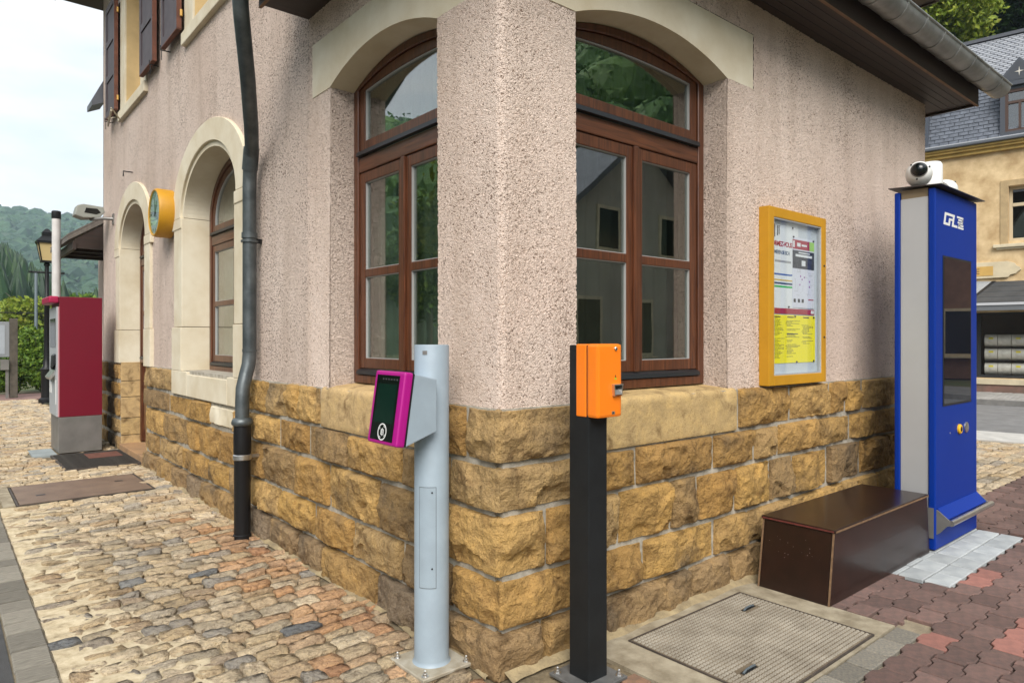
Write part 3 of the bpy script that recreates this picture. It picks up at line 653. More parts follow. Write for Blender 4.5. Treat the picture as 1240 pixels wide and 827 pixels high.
# reveals of the corner windows
for w, (a, b) in ((wR, WR_), (wL, WL_)):
    MB().wbox(w, a - .10, a, ZS0 - .03, ZSP, -.34, -.002).build('plaster_reveal', PLASTER_F, ST)
    MB().wbox(w, b, b + .10, ZS0 - .03, ZSP, -.34, -.002).build('plaster_reveal', PLASTER_F, ST)
# lintels with a shallow segmental arch cut in their underside
for w, (a, b), (p, q) in ((wR, WR_, LR_), (wL, WL_, LL_)):
    low = [(p, ZSP)] + arc(a, b, ZSP, RISE, 28) + [(q, ZSP)]; top = [(s, ZL1) for s, z in low]
    MB().strip(low, top, w, -.34, .003).build('lintel', CREAM, ST)

# ------------------------------------------------------------------ plinth stones
ZC = [-.03, .175, .392, .662, .868, 1.112]
cr = MB().wbox(wR, 0, XW, -.1, 1.105, -.3, .014).wbox(wL, .02, 6.27, -.1, 1.105, -.3, .014).wbox(wL, 7.66, YM, -.1, 1.105, -.3, .014)
PL = cr.build('plinth', MORTAR, ST)
def facets(r, n, amp, L, H):
    # split faces: planes falling away from a crest towards the margins
    out = []; cs, cz = r.uniform(-.22, .22) * L, r.uniform(-.22, .22) * H
    for k in range(n):
        th = 2 * math.pi * (k + r.uniform(-.35, .35)) / n; D = abs(math.cos(th)) * L / 2 + abs(math.sin(th)) * H / 2
        h0 = amp * r.uniform(.75, 1.35); sl = h0 * r.uniform(.45, 1.05) / D
        out.append((h0, -math.cos(th) * sl, -math.sin(th) * sl, cs, cz))
    for k in range(2): out.append((amp * r.uniform(.7, 1.0), r.gauss(0, .10), r.gauss(0, .14), cs, cz))
    return out
def sst(e, w): t = max(0., min(1., e / w)); return t * t * (3 - 2 * t)
def rock(r, L, H, amp, seed):
    fc = facets(r, 6, amp, L, H)
    bites = [(r.uniform(-.5, .5) * L, r.choice((-1, 1)) * r.uniform(.25, .5) * H, r.uniform(.03, .075), r.uniform(.4, .9)) for _ in range(3)]
    def f(s, z, e):
        ws = s + .035 * mnoise.noise(Vector((s * 8, z * 8, seed + 1))) + .012 * mnoise.noise(Vector((s * 25, z * 25, seed + 1)))
        wz = z + .035 * mnoise.noise(Vector((s * 8, z * 8, seed + 2))) + .012 * mnoise.noise(Vector((s * 25, z * 25, seed + 2)))
        h = min(a + gx * (ws - sx) + gz * (wz - sz) for a, gx, gz, sx, sz in fc)
        for bs, bz, br, bd in bites:                                   # spalls knocked out of the face
            q = math.hypot(ws - bs, wz - bz)
            if q < br: h -= bd * .028 * min(1, (br - q) / .012)
        h = max(-.008, min(amp * 1.35, h))
        rg = 1 - abs(mnoise.noise(Vector((s * 13, z * 16, seed + 3)))) * 2
        nz_ = .010 * fnoise((s, z, seed), 9, 3) + .007 * rg * rg * rg + .004 * mnoise.noise(Vector((s * 48, z * 48, seed))) - .003
        return (h + nz_) * sst(e, .022)
    return f
def stone(w, s0, s1, z0, z1, base, amp, seed, m, parent, res=.0125, gap=.004):
    r = random.Random(seed); L, H = s1 - s0, z1 - z0
    nx, nz_ = max(4, int(L / res)), max(4, int(H / res)); f = rock(r, L, H, amp, seed * 1.7)
    tilt = [r.gauss(0, .004) for _ in range(4)]
    P = np.zeros((nx + 1, nz_ + 1, 3))
    for i in range(nx + 1):
        u = i / nx
        for j in range(nz_ + 1):
            v = j / nz_
            s = s0 + gap + u * (L - 2 * gap); z = z0 + gap + v * (H - 2 * gap)
            z += (tilt[0] * u + tilt[1] * (1 - u)) * (1 if v > .5 else 0) * .8 + .003 * mnoise.noise(Vector((s * 18, z * 18, seed)))
            s += .003 * mnoise.noise(Vector((z * 18, s * 18, seed + 9.)))
            e = min(i, nx - i) / nx * L; e2 = min(j, nz_ - j) / nz_ * H; e = min(e, e2)
            d = .004 + (base + .004 * r.random() * 0) * sst(e + .004, .018) + f(s - s0 - L / 2, z - z0 - H / 2, e)
            P[i, j] = w(s, z, max(d, .020) if e > .012 else (d if e > 0 else -.02))
    me = grid_mesh('stone', P, flip=(w is wL)); me.set_sharp_from_angle(angle=R(38))
    return link('stone', me, m, parent)
def corner_stone(a, b, z0, z1, base, amp, seed, m, parent, res=.0125, gap=.004):
    r = random.Random(seed); H = z1 - z0; f1 = rock(r, a, H, amp, seed * 1.3); f2 = rock(r, b, H, amp, seed * 2.1)
    n1, n2, nz_ = int(a / res), int(b / res), int(H / res)
    sv = list(np.linspace(-a + gap, 0, n1 + 1)[:-1]) + list(np.linspace(0, b - gap, n2 + 1))
    P = np.zeros((len(sv), nz_ + 1, 3))
    for i, s in enumerate(sv):
        for j in range(nz_ + 1):
            z = z0 + gap + j / nz_ * (H - 2 * gap) + .003 * mnoise.noise(Vector((s * 18, j * .2, seed)))
            e = min(s + a, b - s, min(j, nz_ - j) / nz_ * H); ea = min(e, abs(s) + .006)
            f = f1(s + a / 2, z - z0 - H / 2, ea) if s < 0 else f2(s - b / 2, z - z0 - H / 2, ea)
            d = .004 + base * sst(e + .004, .018) + f; d = (max(d, .020) if e > .012 else d) if e > 1e-6 else -.02
            k = d * (1 - min(1, abs(s) / .05))
            P[i, j] = (-d, -s - k, z) if s < 0 else (s - k, -d, z)
    me = grid_mesh('stone', P); me.set_sharp_from_angle(angle=R(38))
    return link('stone', me, m, parent)
right = [[(.207), .6, 1.291, 1.657, 2.024, 2.6, 3.2, 3.9, 4.77], [.43, .906, 1.529, 1.875, 2.384, 3.109, 3.7, 4.3, 4.77],
         [.236, .50, .717, 1.132, 1.367, 1.742, 2.13, 2.416, 2.895, 3.411, 3.9, 4.4, 4.77], [.45, .85, 1.524, 1.958, 2.234, 2.769, 3.248, 3.658, 4.2, 4.77],
         [.43, 1.783, 2.384, 2.932, 3.187, 3.46, 4.12, 4.77]]
left = [[.343, .979, 1.625, 1.987, 2.49, 3.0, 3.643, 4.096, 4.54, 5.037, 5.6, 6.28], [.31, .738, 1.267, 1.788, 2.327, 2.895, 3.376, 3.931, 4.746, 5.649, 6.28],
        [.42, .97, 1.581, 2.065, 2.634, 3.1, 3.601, 4.2, 4.58, 5.4, 6.28], [.33, .748, 1.332, 1.873, 2.359, 2.92, 3.25, 3.892, 5.253, 6.28],
        [.209, .45, 1.717, 2.031, 2.242, 2.567, 2.97, 5.10, 6.28]]
sd_ = 100
for k in range(5):
    z0, z1 = ZC[k], ZC[k + 1]; base = (.046, .022, .022, .022, .020)[k]; amp = (.038, .058, .058, .054, .048)[k]
    m = STONE_F if k == 0 else STONE
    sd_ += 1; corner_stone(left[k][0], right[k][0], z0, z1, base, amp * .8, sd_, m, PL)
    for w, jl in ((wR, right[k]), (wL, left[k])):
        for a, b in zip(jl[:-1], jl[1:]):
            sd_ += 1
            if k == 4 and (a, b) in ((.43, 1.783), (.45, 1.717)): continue
            if k == 4 and (a, b) == (2.97, 5.10): continue
            if k == 3 and w is wL and a == 3.25: stone(w, a, b, z0, z1, .034, .006, sd_, CREAM, PL, res=.03); continue
            far = w is wL and a > 3
            stone(w, a, b, z0, z1, base, amp, sd_, m, PL, res=.022 if far else (.017 if (w is wR and a > 2.3) else .0125))
# beyond the door, blackened with soot beside the machine
SOOTY = mk_stone('soot_blackened_stone', [(.10, .075, .05), (.05, .04, .03), (.13, .095, .06)], dirt=(.015, .012, .010), dirtamt=.9)
for k in range(5):
    z0, z1 = ZC[k], ZC[k + 1]
    js = [7.655, 8.0 + .2 * (k % 2), 8.45 + .1 * (k % 2), YM]
    for a, b in zip(js[:-1], js[1:]):
        sd_ += 1; stone(wL, a, b, z0, z1, .025, .02, sd_, SOOTY if 7.9 < a < 8.4 else STONE, PL, res=.03)
    MB().box(-.015, .27, 7.640, 7.665, z0 + .004, z1 - .004).build('jamb_stone', STONE_S, PL, bevel=.003, seg=1)
MB().wbox(wL, 6.245, 6.272, 0, 1.10, -.3, .02).build('jamb_stone', STONE_S, PL)
# sill slabs under the corner windows
for w, a, b in ((wR, .435, 1.778), (wL, .455, 1.712)):
    n = 60; P = np.zeros((n + 1, 24, 3))
    prof = [(.868, -.01), (.872, .030)] + [(.872 + (1.085 - .872) * q / 13, .034) for q in range(1, 13)] + [(1.085, .034), (1.100, .030), (1.112, .018), (1.117, 0), (1.120, -.04), (1.123, -.08), (1.127, -.12), (1.131, -.17), (1.133, -.22), (1.135, -.3)]
    for i in range(n + 1):
        s = a + .004 + (b - a - .008) * i / n
        for j, (z, d) in enumerate(prof):
            q = Vector((s * 5, z * 9, 3 if w is wR else 8)); nn = mnoise.noise(q) * .0016 + mnoise.noise(q * 3.3) * .0018
            chip = max(0, mnoise.noise(Vector((s * 7, 2, 5))) - .15) * .03 if 13 <= j <= 17 else 0
            P[i, j] = w(s, z - chip * .5, (d + nn - chip) if 0 < i < n and j else d - (.03 if i in (0, n) else 0))
    me = grid_mesh('window_sill', P, flip=(w is wL)); me.set_sharp_from_angle(angle=R(50)); link('window_sill', me, STONE_S, ST)

# ------------------------------------------------------------------ timber windows
def glazing(parent, w, poly, d): return MB().prism(poly, w, d - .004, d).build('pane', GLASS, parent)
def timber_window(w, a, b, zb, zsp, rise, ell, df, ztr, zmid, curtain, parent=ST, name='window', fw_=.055, sw=.062):
    """df = outward position of the frame's face (negative: set back)"""
    WX = WOODX if w is wR else mk_y
    oa = arc(a, b, zsp, rise, 28, ell); ia = arc(a + fw_, b - fw_, zsp, rise - fw_ * .9, 28, ell)
    f = MB().strip([(a, zb)] + oa + [(b, zb)], [(a + fw_, zb)] + ia + [(b - fw_, zb)], w, df - .07, df)
    f.wbox(w, a + fw_, b - fw_, zb, zb + .05, df - .07, df + .012)
    root = f.build(name, WOOD, parent, bevel=.004, seg=1)
    # transom with its black weather bar
    MB().wbox(w, a + fw_, b - fw_, ztr - .055, ztr + .035, df - .06, df - .004).build('transom', WX, root, bevel=.006)
    MB().prism([(df - .01, ztr + .038), (df + .020, ztr + .040), (df + .014, ztr + .066), (df - .01, ztr + .074)], lambda p, q, s: w(s, q, p), a + fw_ + .01, b - fw_ - .01).build('weather_bar', BLACK, root)
    # arched top light
    z0 = ztr + .076; oa2 = [p for p in arc(a + fw_ + .003, b - fw_ - .003, zsp, rise - fw_ * .9 - .003, 28, ell)]
    ia2 = [p for p in arc(a + fw_ + sw, b - fw_ - sw, zsp - .012, rise - fw_ * .9 - sw * .80, 28, ell)]
    t = MB().strip([(a + fw_ + .003, z0)] + oa2 + [(b - fw_ - .003, z0)], [(a + fw_ + sw, z0)] + ia2 + [(b - fw_ - sw, z0)], w, df - .055, df - .012)
    t.wbox(w, a + fw_ + sw, b - fw_ - sw, z0, z0 + sw * .9, df - .055, df - .012)
    tl = t.build('top_light', WOOD, root, bevel=.005)
    MB().strip([(a + fw_ + sw, z0 + sw * .9)] + ia2 + [(b - fw_ - sw, z0 + sw * .9)], [(a + fw_ + sw + .006, z0 + sw * .9)] + [((x - (a + b) / 2) * .985 + (a + b) / 2, z - .006) for x, z in ia2] + [(b - fw_ - sw - .006, z0 + sw * .9)], w, df - .05, df - .020).build('sealing_strip', MATS['sealing_strip'], root)
    glazing(root, w, [(a + fw_ + sw, z0 + sw * .9)] + ia2 + [(b - fw_ - sw, z0 + sw * .9)], df - .032)
    # two casements
    c = (a + b) / 2; zt = ztr - .058; z0 = zb + .088
    MB().prism([(df - .01, zb + .052), (df + .020, zb + .054), (df + .014, zb + .076), (df - .01, zb + .086)], lambda p, q, s: w(s, q, p), a + fw_ + .01, b - fw_ - .01).build('weather_bar', BLACK, root)
    for q, (x0, x1) in enumerate(((a + fw_ + .003, c - .002), (c + .002, b - fw_ - .003))):
        s = MB().wbox(w, x0, x0 + sw, z0, zt, df - .055, df - .012).wbox(w, x1 - sw, x1, z0, zt, df - .055, df - .012)
        s.wbox(w, x0 + sw, x1 - sw, z0, z0 + sw, df - .055, df - .0125).wbox(w, x0 + sw, x1 - sw, zt - sw, zt, df - .055, df - .0125)
        s.wbox(w, x0 + sw, x1 - sw, zmid - .024, zmid + .024, df - .052, df - .014)
        s.build('casement', WOOD, root, bevel=.005)
        for p0, p1 in ((z0 + sw, zmid - .024), (zmid + .024, zt - sw)):
            l, rr = x0 + sw, x1 - sw
            g = MB().wbox(w, l, l + .003, p0, p1, df - .050, df - .019).wbox(w, rr - .003, rr, p0, p1, df - .050, df - .019).wbox(w, l + .005, rr - .005, p0, p0 + .003, df - .050, df - .019).wbox(w, l + .005, rr - .005, p1 - .003, p1, df - .050, df - .019)
            g.build('sealing_strip', MATS['sealing_strip'], root)
            glazing(root, w, [(l, p0), (rr, p0), (rr, p1), (l, p1)], df - .032)
    MB().wbox(w, c - .020, c + .020, z0, zt, df - .012, df + .004).build('meeting_stile', WOOD, root, bevel=.005)
    # what hangs behind the glass
    if curtain:
        cm, d0 = curtain
        n = 90; A = []; 
        for i in range(n + 1):
            s = a + (b - a) * i / n; A.append((s, d0 + .018 * math.sin(s * 62) + .010 * math.sin(s * 23 + 1)))
        P = np.zeros((n + 1, 2, 3))
        for i, (s, d) in enumerate(A): P[i, 0] = w(s, zb, d); P[i, 1] = w(s, zsp + rise, d)
        link('curtain', grid_mesh('curtain', P), cm, root)
    return root
mk_y = mk_wood('varnished_brown_rail_y', (.135, .045, .018), (.045, .015, .007), .38, axis=1)
mat('sealing_strip', (.34, .34, .33), .5)
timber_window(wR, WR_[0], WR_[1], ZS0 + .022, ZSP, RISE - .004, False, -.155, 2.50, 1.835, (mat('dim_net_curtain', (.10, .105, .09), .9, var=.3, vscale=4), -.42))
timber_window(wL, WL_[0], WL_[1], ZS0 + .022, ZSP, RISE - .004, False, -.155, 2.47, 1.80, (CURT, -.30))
# the room behind them
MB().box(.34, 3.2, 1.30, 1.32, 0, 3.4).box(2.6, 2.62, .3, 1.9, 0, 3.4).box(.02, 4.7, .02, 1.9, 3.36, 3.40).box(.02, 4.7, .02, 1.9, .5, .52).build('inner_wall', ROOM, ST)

# ------------------------------------------------------------------ arched window and door with cream surrounds
for A, zb in ((AW, 1.10), (AD, 1.10)):
    o0, o1 = A['o']; i0, i1 = A['i']; wd = i0 - o0
    oo = arc(o0, o1, A['zs'], A['ro'], 40, True); ii = arc(i0, i1, A['zs'], A['ri'], 40, True)
    im = arc(i0 - .05, i1 + .05, A['zs'], A['ri'] + .045, 40, True)
    sr = MB().strip(im, oo, wL, -.30, .035).build('stone_arch', CREAM, ST, bevel=.004, seg=1)
    MB().strip(ii, im, wL, -.30, .012).build('arch_moulding', CREAM, sr)
    for s0, s1, g in ((o0 + .05, i0, 1), (i1, o1 - .05, -1)):
        MB().wbox(wL, s0, s1, zb + .42, A['zs'] - .004, -.30, .030).build('jamb_stone', CREAM, sr, bevel=.006)
        a0, a1 = (s0 - .05, s1 - .012) if g > 0 else (s0 + .012, s1 + .05)
        MB().wbox(wL, a0, a1, A['zs'] - .10, A['zs'] - .002, -.05, .037).build('impost', CREAM, sr, bevel=.006)
        MB().wbox(wL, a0, s1 if g > 0 else a1, zb, zb + .415, -.30, .040).build('jamb_foot', CREAM, sr, bevel=.006) if g > 0 else MB().wbox(wL, s0, a1, zb, zb + .415, -.30, .040).build('jamb_foot', CREAM, sr, bevel=.006)
for s0, s1 in ((2.965, 3.42), (3.424, 4.56), (4.564, 5.10)):
    MB().wbox(wL, s0, s1, .872, 1.075 if (s0, s1) == (3.424, 4.56) else 1.098, -.3, .042).build('sill_block', CREAM, ST, bevel=.006)
MB().wbox(wL, 3.30, 4.76, 1.076, 1.10, -.3, -.01).build('timber_sill', WOODX, ST, bevel=.003)
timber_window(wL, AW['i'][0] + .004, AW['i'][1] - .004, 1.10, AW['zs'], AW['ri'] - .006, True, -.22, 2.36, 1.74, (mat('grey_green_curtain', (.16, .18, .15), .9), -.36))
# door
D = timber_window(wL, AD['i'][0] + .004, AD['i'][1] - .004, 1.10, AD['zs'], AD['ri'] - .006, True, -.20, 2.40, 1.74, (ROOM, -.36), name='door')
dl = MB().wbox(wL, AD['i'][0] + .004, AD['i'][0] + .075, .09, 1.10, -.27, -.2).wbox(wL, AD['i'][1] - .075, AD['i'][1] - .004, .09, 1.10, -.27, -.2)
c = sum(AD['i']) / 2
dl.wbox(wL, AD['i'][0] + .075, AD['i'][1] - .075, .09, 1.10, -.27, -.235); dl.build('door_leaf', WOOD, D)
for s0, s1 in ((AD['i'][0] + .15, c - .07), (c + .07, AD['i'][1] - .15)): MB().wbox(wL, s0, s1, .25, .95, -.235, -.215).build('door_panel', WOOD, D, bevel=.008)
MB().tube([wL(c + .05, 1.08, -.2), wL(c + .05, 1.08, -.14), wL(c + .16, 1.08, -.14)], .010, 8).build('door_handle', STEEL, D, smooth=40)
MB().wbox(wL, 6.30, 7.64, -.05, .075, -.3, .04).build('doorstep', mat('worn_orange_step', (.36, .21, .10), .85, col2=(.24, .15, .08), vscale=6, bump=.4), ST, bevel=.010)

# ------------------------------------------------------------------ upstairs windows and shutters
for c in UP:
    f = MB()
    for s0, s1 in ((c - .70, c - .42), (c + .42, c + .70)): f.wbox(wL, s0, s1, 4.30, 5.80, -.28, .018)
    f.wbox(wL, c - .70, c + .70, 5.80, 6.02, -.28, .018)
    wr = f.build('window_surround', CREAM, ST, bevel=.004, seg=1)
    MB().wbox(wL, c - .72, c + .72, 4.18, 4.298, -.28, .045).build('window_sill', CREAM, wr, bevel=.008)
    for s0 in (c - .418, c + .412): MB().wbox(wL, s0, s0 + .006, 4.30, 5.80, -.24, .0).build('painted_reveal', OCHREJ, wr)
    fr = MB().wbox(wL, c - .41, c - .35, 4.30, 5.80, -.24, -.18).wbox(wL, c + .35, c + .41, 4.30, 5.80, -.24, -.18).wbox(wL, c - .35, c + .35, 4.30, 4.38, -.24, -.18).wbox(wL, c - .35, c + .35, 5.72, 5.80, -.24, -.18).wbox(wL, c - .03, c + .03, 4.38, 5.72, -.24, -.17)
    fr.build('window_frame', OCHREJ, wr)
    for s0, s1 in ((c - .35, c - .03), (c + .03, c + .35)): MB().wbox(wL, s0, s1, 4.38, 5.72, -.215, -.21).build('pane', GLASSD, wr)
    MB().wbox(wL, c - .6, c + .6, 4.2, 5.9, -.45, -.44).build('blind', ROOM, wr)
    for sg in (-1, 1):
        s0 = c + sg * .70; s1 = s0 + sg * .60; lo, hi = min(s0, s1), max(s0, s1)
        sh = MB().wbox(wL, lo, lo + .07, 4.34, 5.80, .045, .085).wbox(wL, hi - .07, hi, 4.34, 5.80, .045, .085)
        for z in (4.34, 4.80, 5.26, 5.72): sh.wbox(wL, lo + .07, hi - .07, z, z + .08, .0455, .0845)
        sh = sh.build('shutter', SHUT, ST)
        for z in (4.42, 4.88, 5.34): MB().wbox(wL, lo + .072, hi - .072, z + .002, z + .378, .053, .074).build('shutter_panel', SHUT, sh, bevel=.008)
        MB().wbox(wL, lo - .004 if sg > 0 else lo, lo if sg > 0 else lo + .001, 4.335, 5.80, .043, .087).wbox(wL, lo - .004, hi, 4.330, 4.339, .043, .087).build('bare_edge', SHUTE, sh)
        MB().wbox(wL, lo - .0045, lo - .0005, 4.34, 5.80, .044, .086).build('bare_edge', SHUTE, sh)
        for z in (4.48, 5.6): MB().tube([wL(s0 - sg * .02, z - .03, .05), wL(s0 - sg * .02, z + .03, .05)], .014, 8).build('hinge', mat('brass_hinge', (.45, .26, .06), .5, metal=.5), sh)
        MB().tube([wL(s1 - sg * .06, 4.30, .01), wL(s1 - sg * .06, 4.30, .10), wL(s1 - sg * .06, 4.345, .10)], .006, 6).tube([wL(s1 - sg * .06, 4.30, .09), wL(s1 - sg * .06, 4.20, .09)], .004, 6).build('shutter_catch', CASTI, sh)
MB().tube([wL(8.30, 4.27, .05), wL(7.45, 4.24, .16)], .012, 6).tube([wL(7.45, 4.27, .16), wL(7.60, 4.18, .03)], .009, 6).tube([wL(7.9, 4.30, .01), wL(7.9, 4.255, .12)], .008, 6).build('awning_rod', mat('weathered_bone_rod', (.45, .40, .30), .7), ST)
MB().tube([wL(7.05, 3.42, 0), wL(7.05, 3.42, .10), wL(7.05, 3.36, .10)], .008, 6).build('wall_hook', CASTI, ST)

# ------------------------------------------------------------------ eaves, gutter, roofs
OV = .29
def ringbox(mb, x0, x1, y0, y1, z0, z1): return mb.box(x0, x1, y0, y1, z0, z1)
sf = MB().box(-OV, XW + OV, -OV, YW, ZE, ZE + .03)
SO = sf.build('soffit', SOFF, ST)
MB().box(-OV - .028, XW + OV + .028, -OV - .028, -OV - .002, ZE - .018, ZE + .20).box(-OV - .028, -OV - .002, -OV - .0015, YW, ZE - .018, ZE + .20).box(XW + OV + .002, XW + OV + .028, -OV - .0015, YW, ZE - .018, ZE + .20).build('fascia_board', SOFF, SO, bevel=.003, seg=1)
PLYL = mat('bare_edge_of_fascia', (.20, .105, .05), .7, var=.3, vscale=10)
MB().box(-OV - .030, XW + OV + .030, -OV - .030, -OV - .012, ZE - .024, ZE - .0185).box(-OV - .030, -OV - .012, -OV - .012, YW, ZE - .024, ZE - .0185).build('fascia_edge', PLYL, SO)
for q in range(1, 5): MB().box(-OV + .01, XW + OV - .01, -OV * q / 5 - .0015, -OV * q / 5 + .0015, ZE - .003, ZE - .0005).build('board_joint', BLACK, SO)
def half_gutter(path_ax, fixed, lo, hi, ztop, r, name='gutter'):
    b = MB(); n = 12; prof = []
    for i in range(n + 1): a = math.pi + math.pi * i / n; prof.append((r * math.cos(a), r * math.sin(a)))
    prof2 = [(x * .95, y * .95) for x, y in prof]
    fn = (lambda p, z, s: (s, fixed + p, ztop + z)) if path_ax == 'x' else (lambda p, z, s: (fixed + p, s, ztop + z))
    b.strip(prof, prof2, fn, lo, hi)
    g = b.build(name, ZINC, ST, smooth=40)
    side = -1
    e = MB().tube([fn(side * r, .004, lo), fn(side * r, .004, hi)], .010, 8).build('rolled_bead', ZINC, g, smooth=50)
    s = lo + .16
    while s < hi:
        pr = [(x * 1.06, y * 1.06) for x, y in prof]; pr2 = [(x * .99, y * .99) for x, y in prof]
        MB().strip(pr, pr2, fn, s - .010, s + .010).build('joint_band', ZINC, g, smooth=40); s += .335
    for q in (lo, hi):
        MB().prism(prof, fn, q - .003, q + .003).build('end_cap', ZINC, g)
    return g
half_gutter('x', -.415, -.50, XW + .52, ZE + .155, .088)
half_gutter('y', -.415, -.495, YW + .12, ZE + .155, .088)
# wing roof (hipped lean-to against the tall block)
z0, z1 = ZE + .20, ZE + 1.25; o = OV + .06
MB().add([(-o, -o, z0), (XW + o, -o, z0), (XW + o - 1.6, YW, z1), (-o + .4, YW, z1), (-o, YW, z0), (XW + o, YW, z0)],
         [(0, 1, 2, 3), (1, 5, 2), (0, 3, 4), (3, 2, 5, 4), (0, 4, 5, 1)]).build('roof', SLATE, ST)
# upper eaves and roof
MB().box(-.50, XM + .55, YW - .58, YM + .55, ZM, ZM + .05).build('soffit', SOFF, ST)
MB().box(-.53, XM + .58, YW - .61, YW - .583, ZM - .02, ZM + .22).box(XM + .552, XM + .58, YW - .58, YM + .58, ZM - .02, ZM + .22).box(-.53, -.502, YW - .58, YM + .58, ZM - .02, ZM + .22).build('fascia_board', SOFF, ST)
half_gutter('x', YW - .71, -.6, XM + .78, ZM + .17, .088)
half_gutter('y', -.62, YW - .6, YM + .7, ZM + .17, .088)
zr = ZM + .22
MB().add([(-.55, YW - .63, zr), (XM + .6, YW - .63, zr), (XM + .6, YM + .6, zr), (-.55, YM + .6, zr), (3.2, 5.4, zr + 2.6), (XM - 3.2, 5.4, zr + 2.6)],
         [(0, 1, 5, 4), (1, 2, 5), (2, 3, 4, 5), (3, 0, 4), (3, 2, 1, 0)]).build('roof', SLATE, ST)
# low rear wing with its canopy
AXX = .30
MB().box(AXX, 4.0, YM, 11.25, 0, 3.22).build('rear_wing_wall', PLASTER_F, ST)
cn = MB().prism([(-.42, 2.84), (-.42, 2.78), (.34, 3.28), (.34, 3.36)], lambda p, q, s: (p, s, q), 9.0, 10.9).build('canopy_roof', mat('canopy_tiles', (.16, .14, .12), .8, var=.3, vscale=20), ST)
for q in range(4): MB().box(-.33, .3, 9.15 + q * .52, 9.21 + q * .52, 2.70, 2.78).build('rafter', SOFF, cn)
MB().box(-.36, -.32, 9.0, 10.9, 2.66, 2.77).build('canopy_fascia', SOFF, cn)
MB().prism([(-.34, 2.68), (.30, 2.68), (.30, 3.24), (-.34, 2.80)], lambda p, q, s: (p, s, q), 9.02, 9.06).build('gable_board', SOFF, cn)
for i in range(16): MB().prism([(-.425, 2.845), (-.425, 2.865), (.34, 3.385), (.34, 3.365)], lambda p, q, s: (p, s, q), 9.01 + i * .118, 9.09 + i * .118).build('roof_tile', MATS['canopy_tiles'], cn)
MB().prism([(-.14, 4.78), (-.14, 4.70), (.02, 4.78), (.10, 5.12), (.02, 5.12)], lambda p, q, s: (p, s, q), YM + .002, 9.35).build('rear_wing_eave', SLATE, ST)

# ------------------------------------------------------------------ downpipe
pth = [(-.415, 1.98, 3.55), (-.41, 1.99, 3.44), (-.385, 2.04, 3.36), (-.28, 2.24, 3.08), (-.16, 2.52, 2.86), (-.10, 2.68, 2.76), (-.088, 2.75, 2.66), (-.085, 2.77, 2.50), (-.085, 2.77, 1.30), (-.092, 2.768, 1.22), (-.115, 2.755, 1.15), (-.145, 2.735, 1.05), (-.152, 2.725, .95), (-.153, 2.72, .80)]
dp = MB().tube(pth, .048, 20).build('downpipe', ZINCD, ST, smooth=60)
for (p, q, rr) in (((-.095, 2.70, 2.77), (-.088, 2.757, 2.62), .054), ((-.085, 2.77, 2.17), (-.085, 2.77, 2.13), .055), ((-.085, 2.77, 2.115), (-.085, 2.77, 2.10), .060), ((-.085, 2.77, 1.33), (-.085, 2.77, 1.31), .051)):
    MB().tube([p, q], rr, 20).build('pipe_collar', ZINCD, dp, smooth=50)
MB().box(-.08, .01, 2.755, 2.785, 2.10, 2.13).build('pipe_bracket', CASTI, dp)
MB().lathe([(.050, .845), (.066, .835), (.074, .815), (.074, .800), (.066, .790)], (-.153, 2.72, 0), 22).build('pipe_funnel', ZINCD, dp, smooth=40)
MB().lathe([(.058, .79), (.060, .70), (.060, .60), (.056, .58), (.056, .02), (.062, .015), (.062, -.03)], (-.153, 2.72, 0), 22).build('cast_iron_boot', CASTI, dp, smooth=40)
MB().lathe([(.0575, .585), (.0635, .58), (.0635, .55), (.0575, .545)], (-.153, 2.72, 0), 22).box(-.10, .0, 2.71, 2.73, .555, .575).build('pipe_clamp', STEEL, dp, smooth=40)

# ================================================================== OBJECTS BY THE WALL
def T3(p, ex, ey, ez=None):
    ex, ey = Vector(ex), Vector(ey); ez = ex.cross(ey)
    m = Matrix((ex, ey, ez)).transposed().to_4x4(); m.translation = Vector(p); return m
def bolt(parent, x, y, z, r=.009):
    return MB().lathe([(r * 1.7, 0), (r * 1.7, .003), (r * 1.05, .003), (r * 1.05, .013), (r * .62, .014), (r * .62, .024), (r * .3, .027)], (x, y, z), 8).build('bolt', STEEL, parent)

# --- ticket validator on its round post
v = thing('ticket_validator', (-.175, .258, 0), 'pale grey round post with a slanted magenta ticket reader, left of the corner', 'ticket validator')
MB().box(-.128, .128, -.133, .133, -.004, .012).build('base_plate', mat('sandy_galvanised_plate', (.42, .39, .32), .7, metal=.2, col2=(.30, .26, .19), vscale=14, bump=.3), v, bevel=.003, seg=1)
vp = MB().lathe([(.083, .012), (.077, .020), (.075, .03), (.075, 1.372), (.073, 1.377), (.066, 1.377)], (0, 0, 0), 40).build('post', PGREY, v, smooth=40)
for x, y in ((-.105, -.11), (.105, -.11), (-.105, .11), (.105, .11)): bolt(v, x, y, .012)
# service door in the post, a slim curved plate outlined by its seam
def curved(a0, a1, z0, z1, r0, r1, n=10):
    b = MB(); A = [(math.cos(a0 + (a1 - a0) * i / n), math.sin(a0 + (a1 - a0) * i / n)) for i in range(n + 1)]
    b.strip([(x * r0, y * r0) for x, y in A], [(x * r1, y * r1) for x, y in A], lambda p, q, s: (p, q, s), z0, z1); return b
aa = R(193); ab = R(252)
curved(aa, ab, .345, .775, .0752, .0758).build('door_seam', mat('seam_shadow_grey', (.12, .14, .15), .7), v)
sd1 = curved(aa + .035, ab - .035, .348, .772, .0758, .0764).build('service_door', PGREY, v, smooth=40)
for z in (.752, .43): MB().lathe([(.004, 0), (.004, .002)], (0, 0, 0), 8, ax='x').build('lock', BLACK, sd1).matrix_local = Matrix.Translation((.0763 * math.cos(R(238)), .0763 * math.sin(R(238)), z)) @ Matrix.Rotation(R(238), 4, 'Z')
curved(R(206), R(222), 1.335, 1.352, .0751, .0760, 4).build('name_plate', DSTEEL, v)
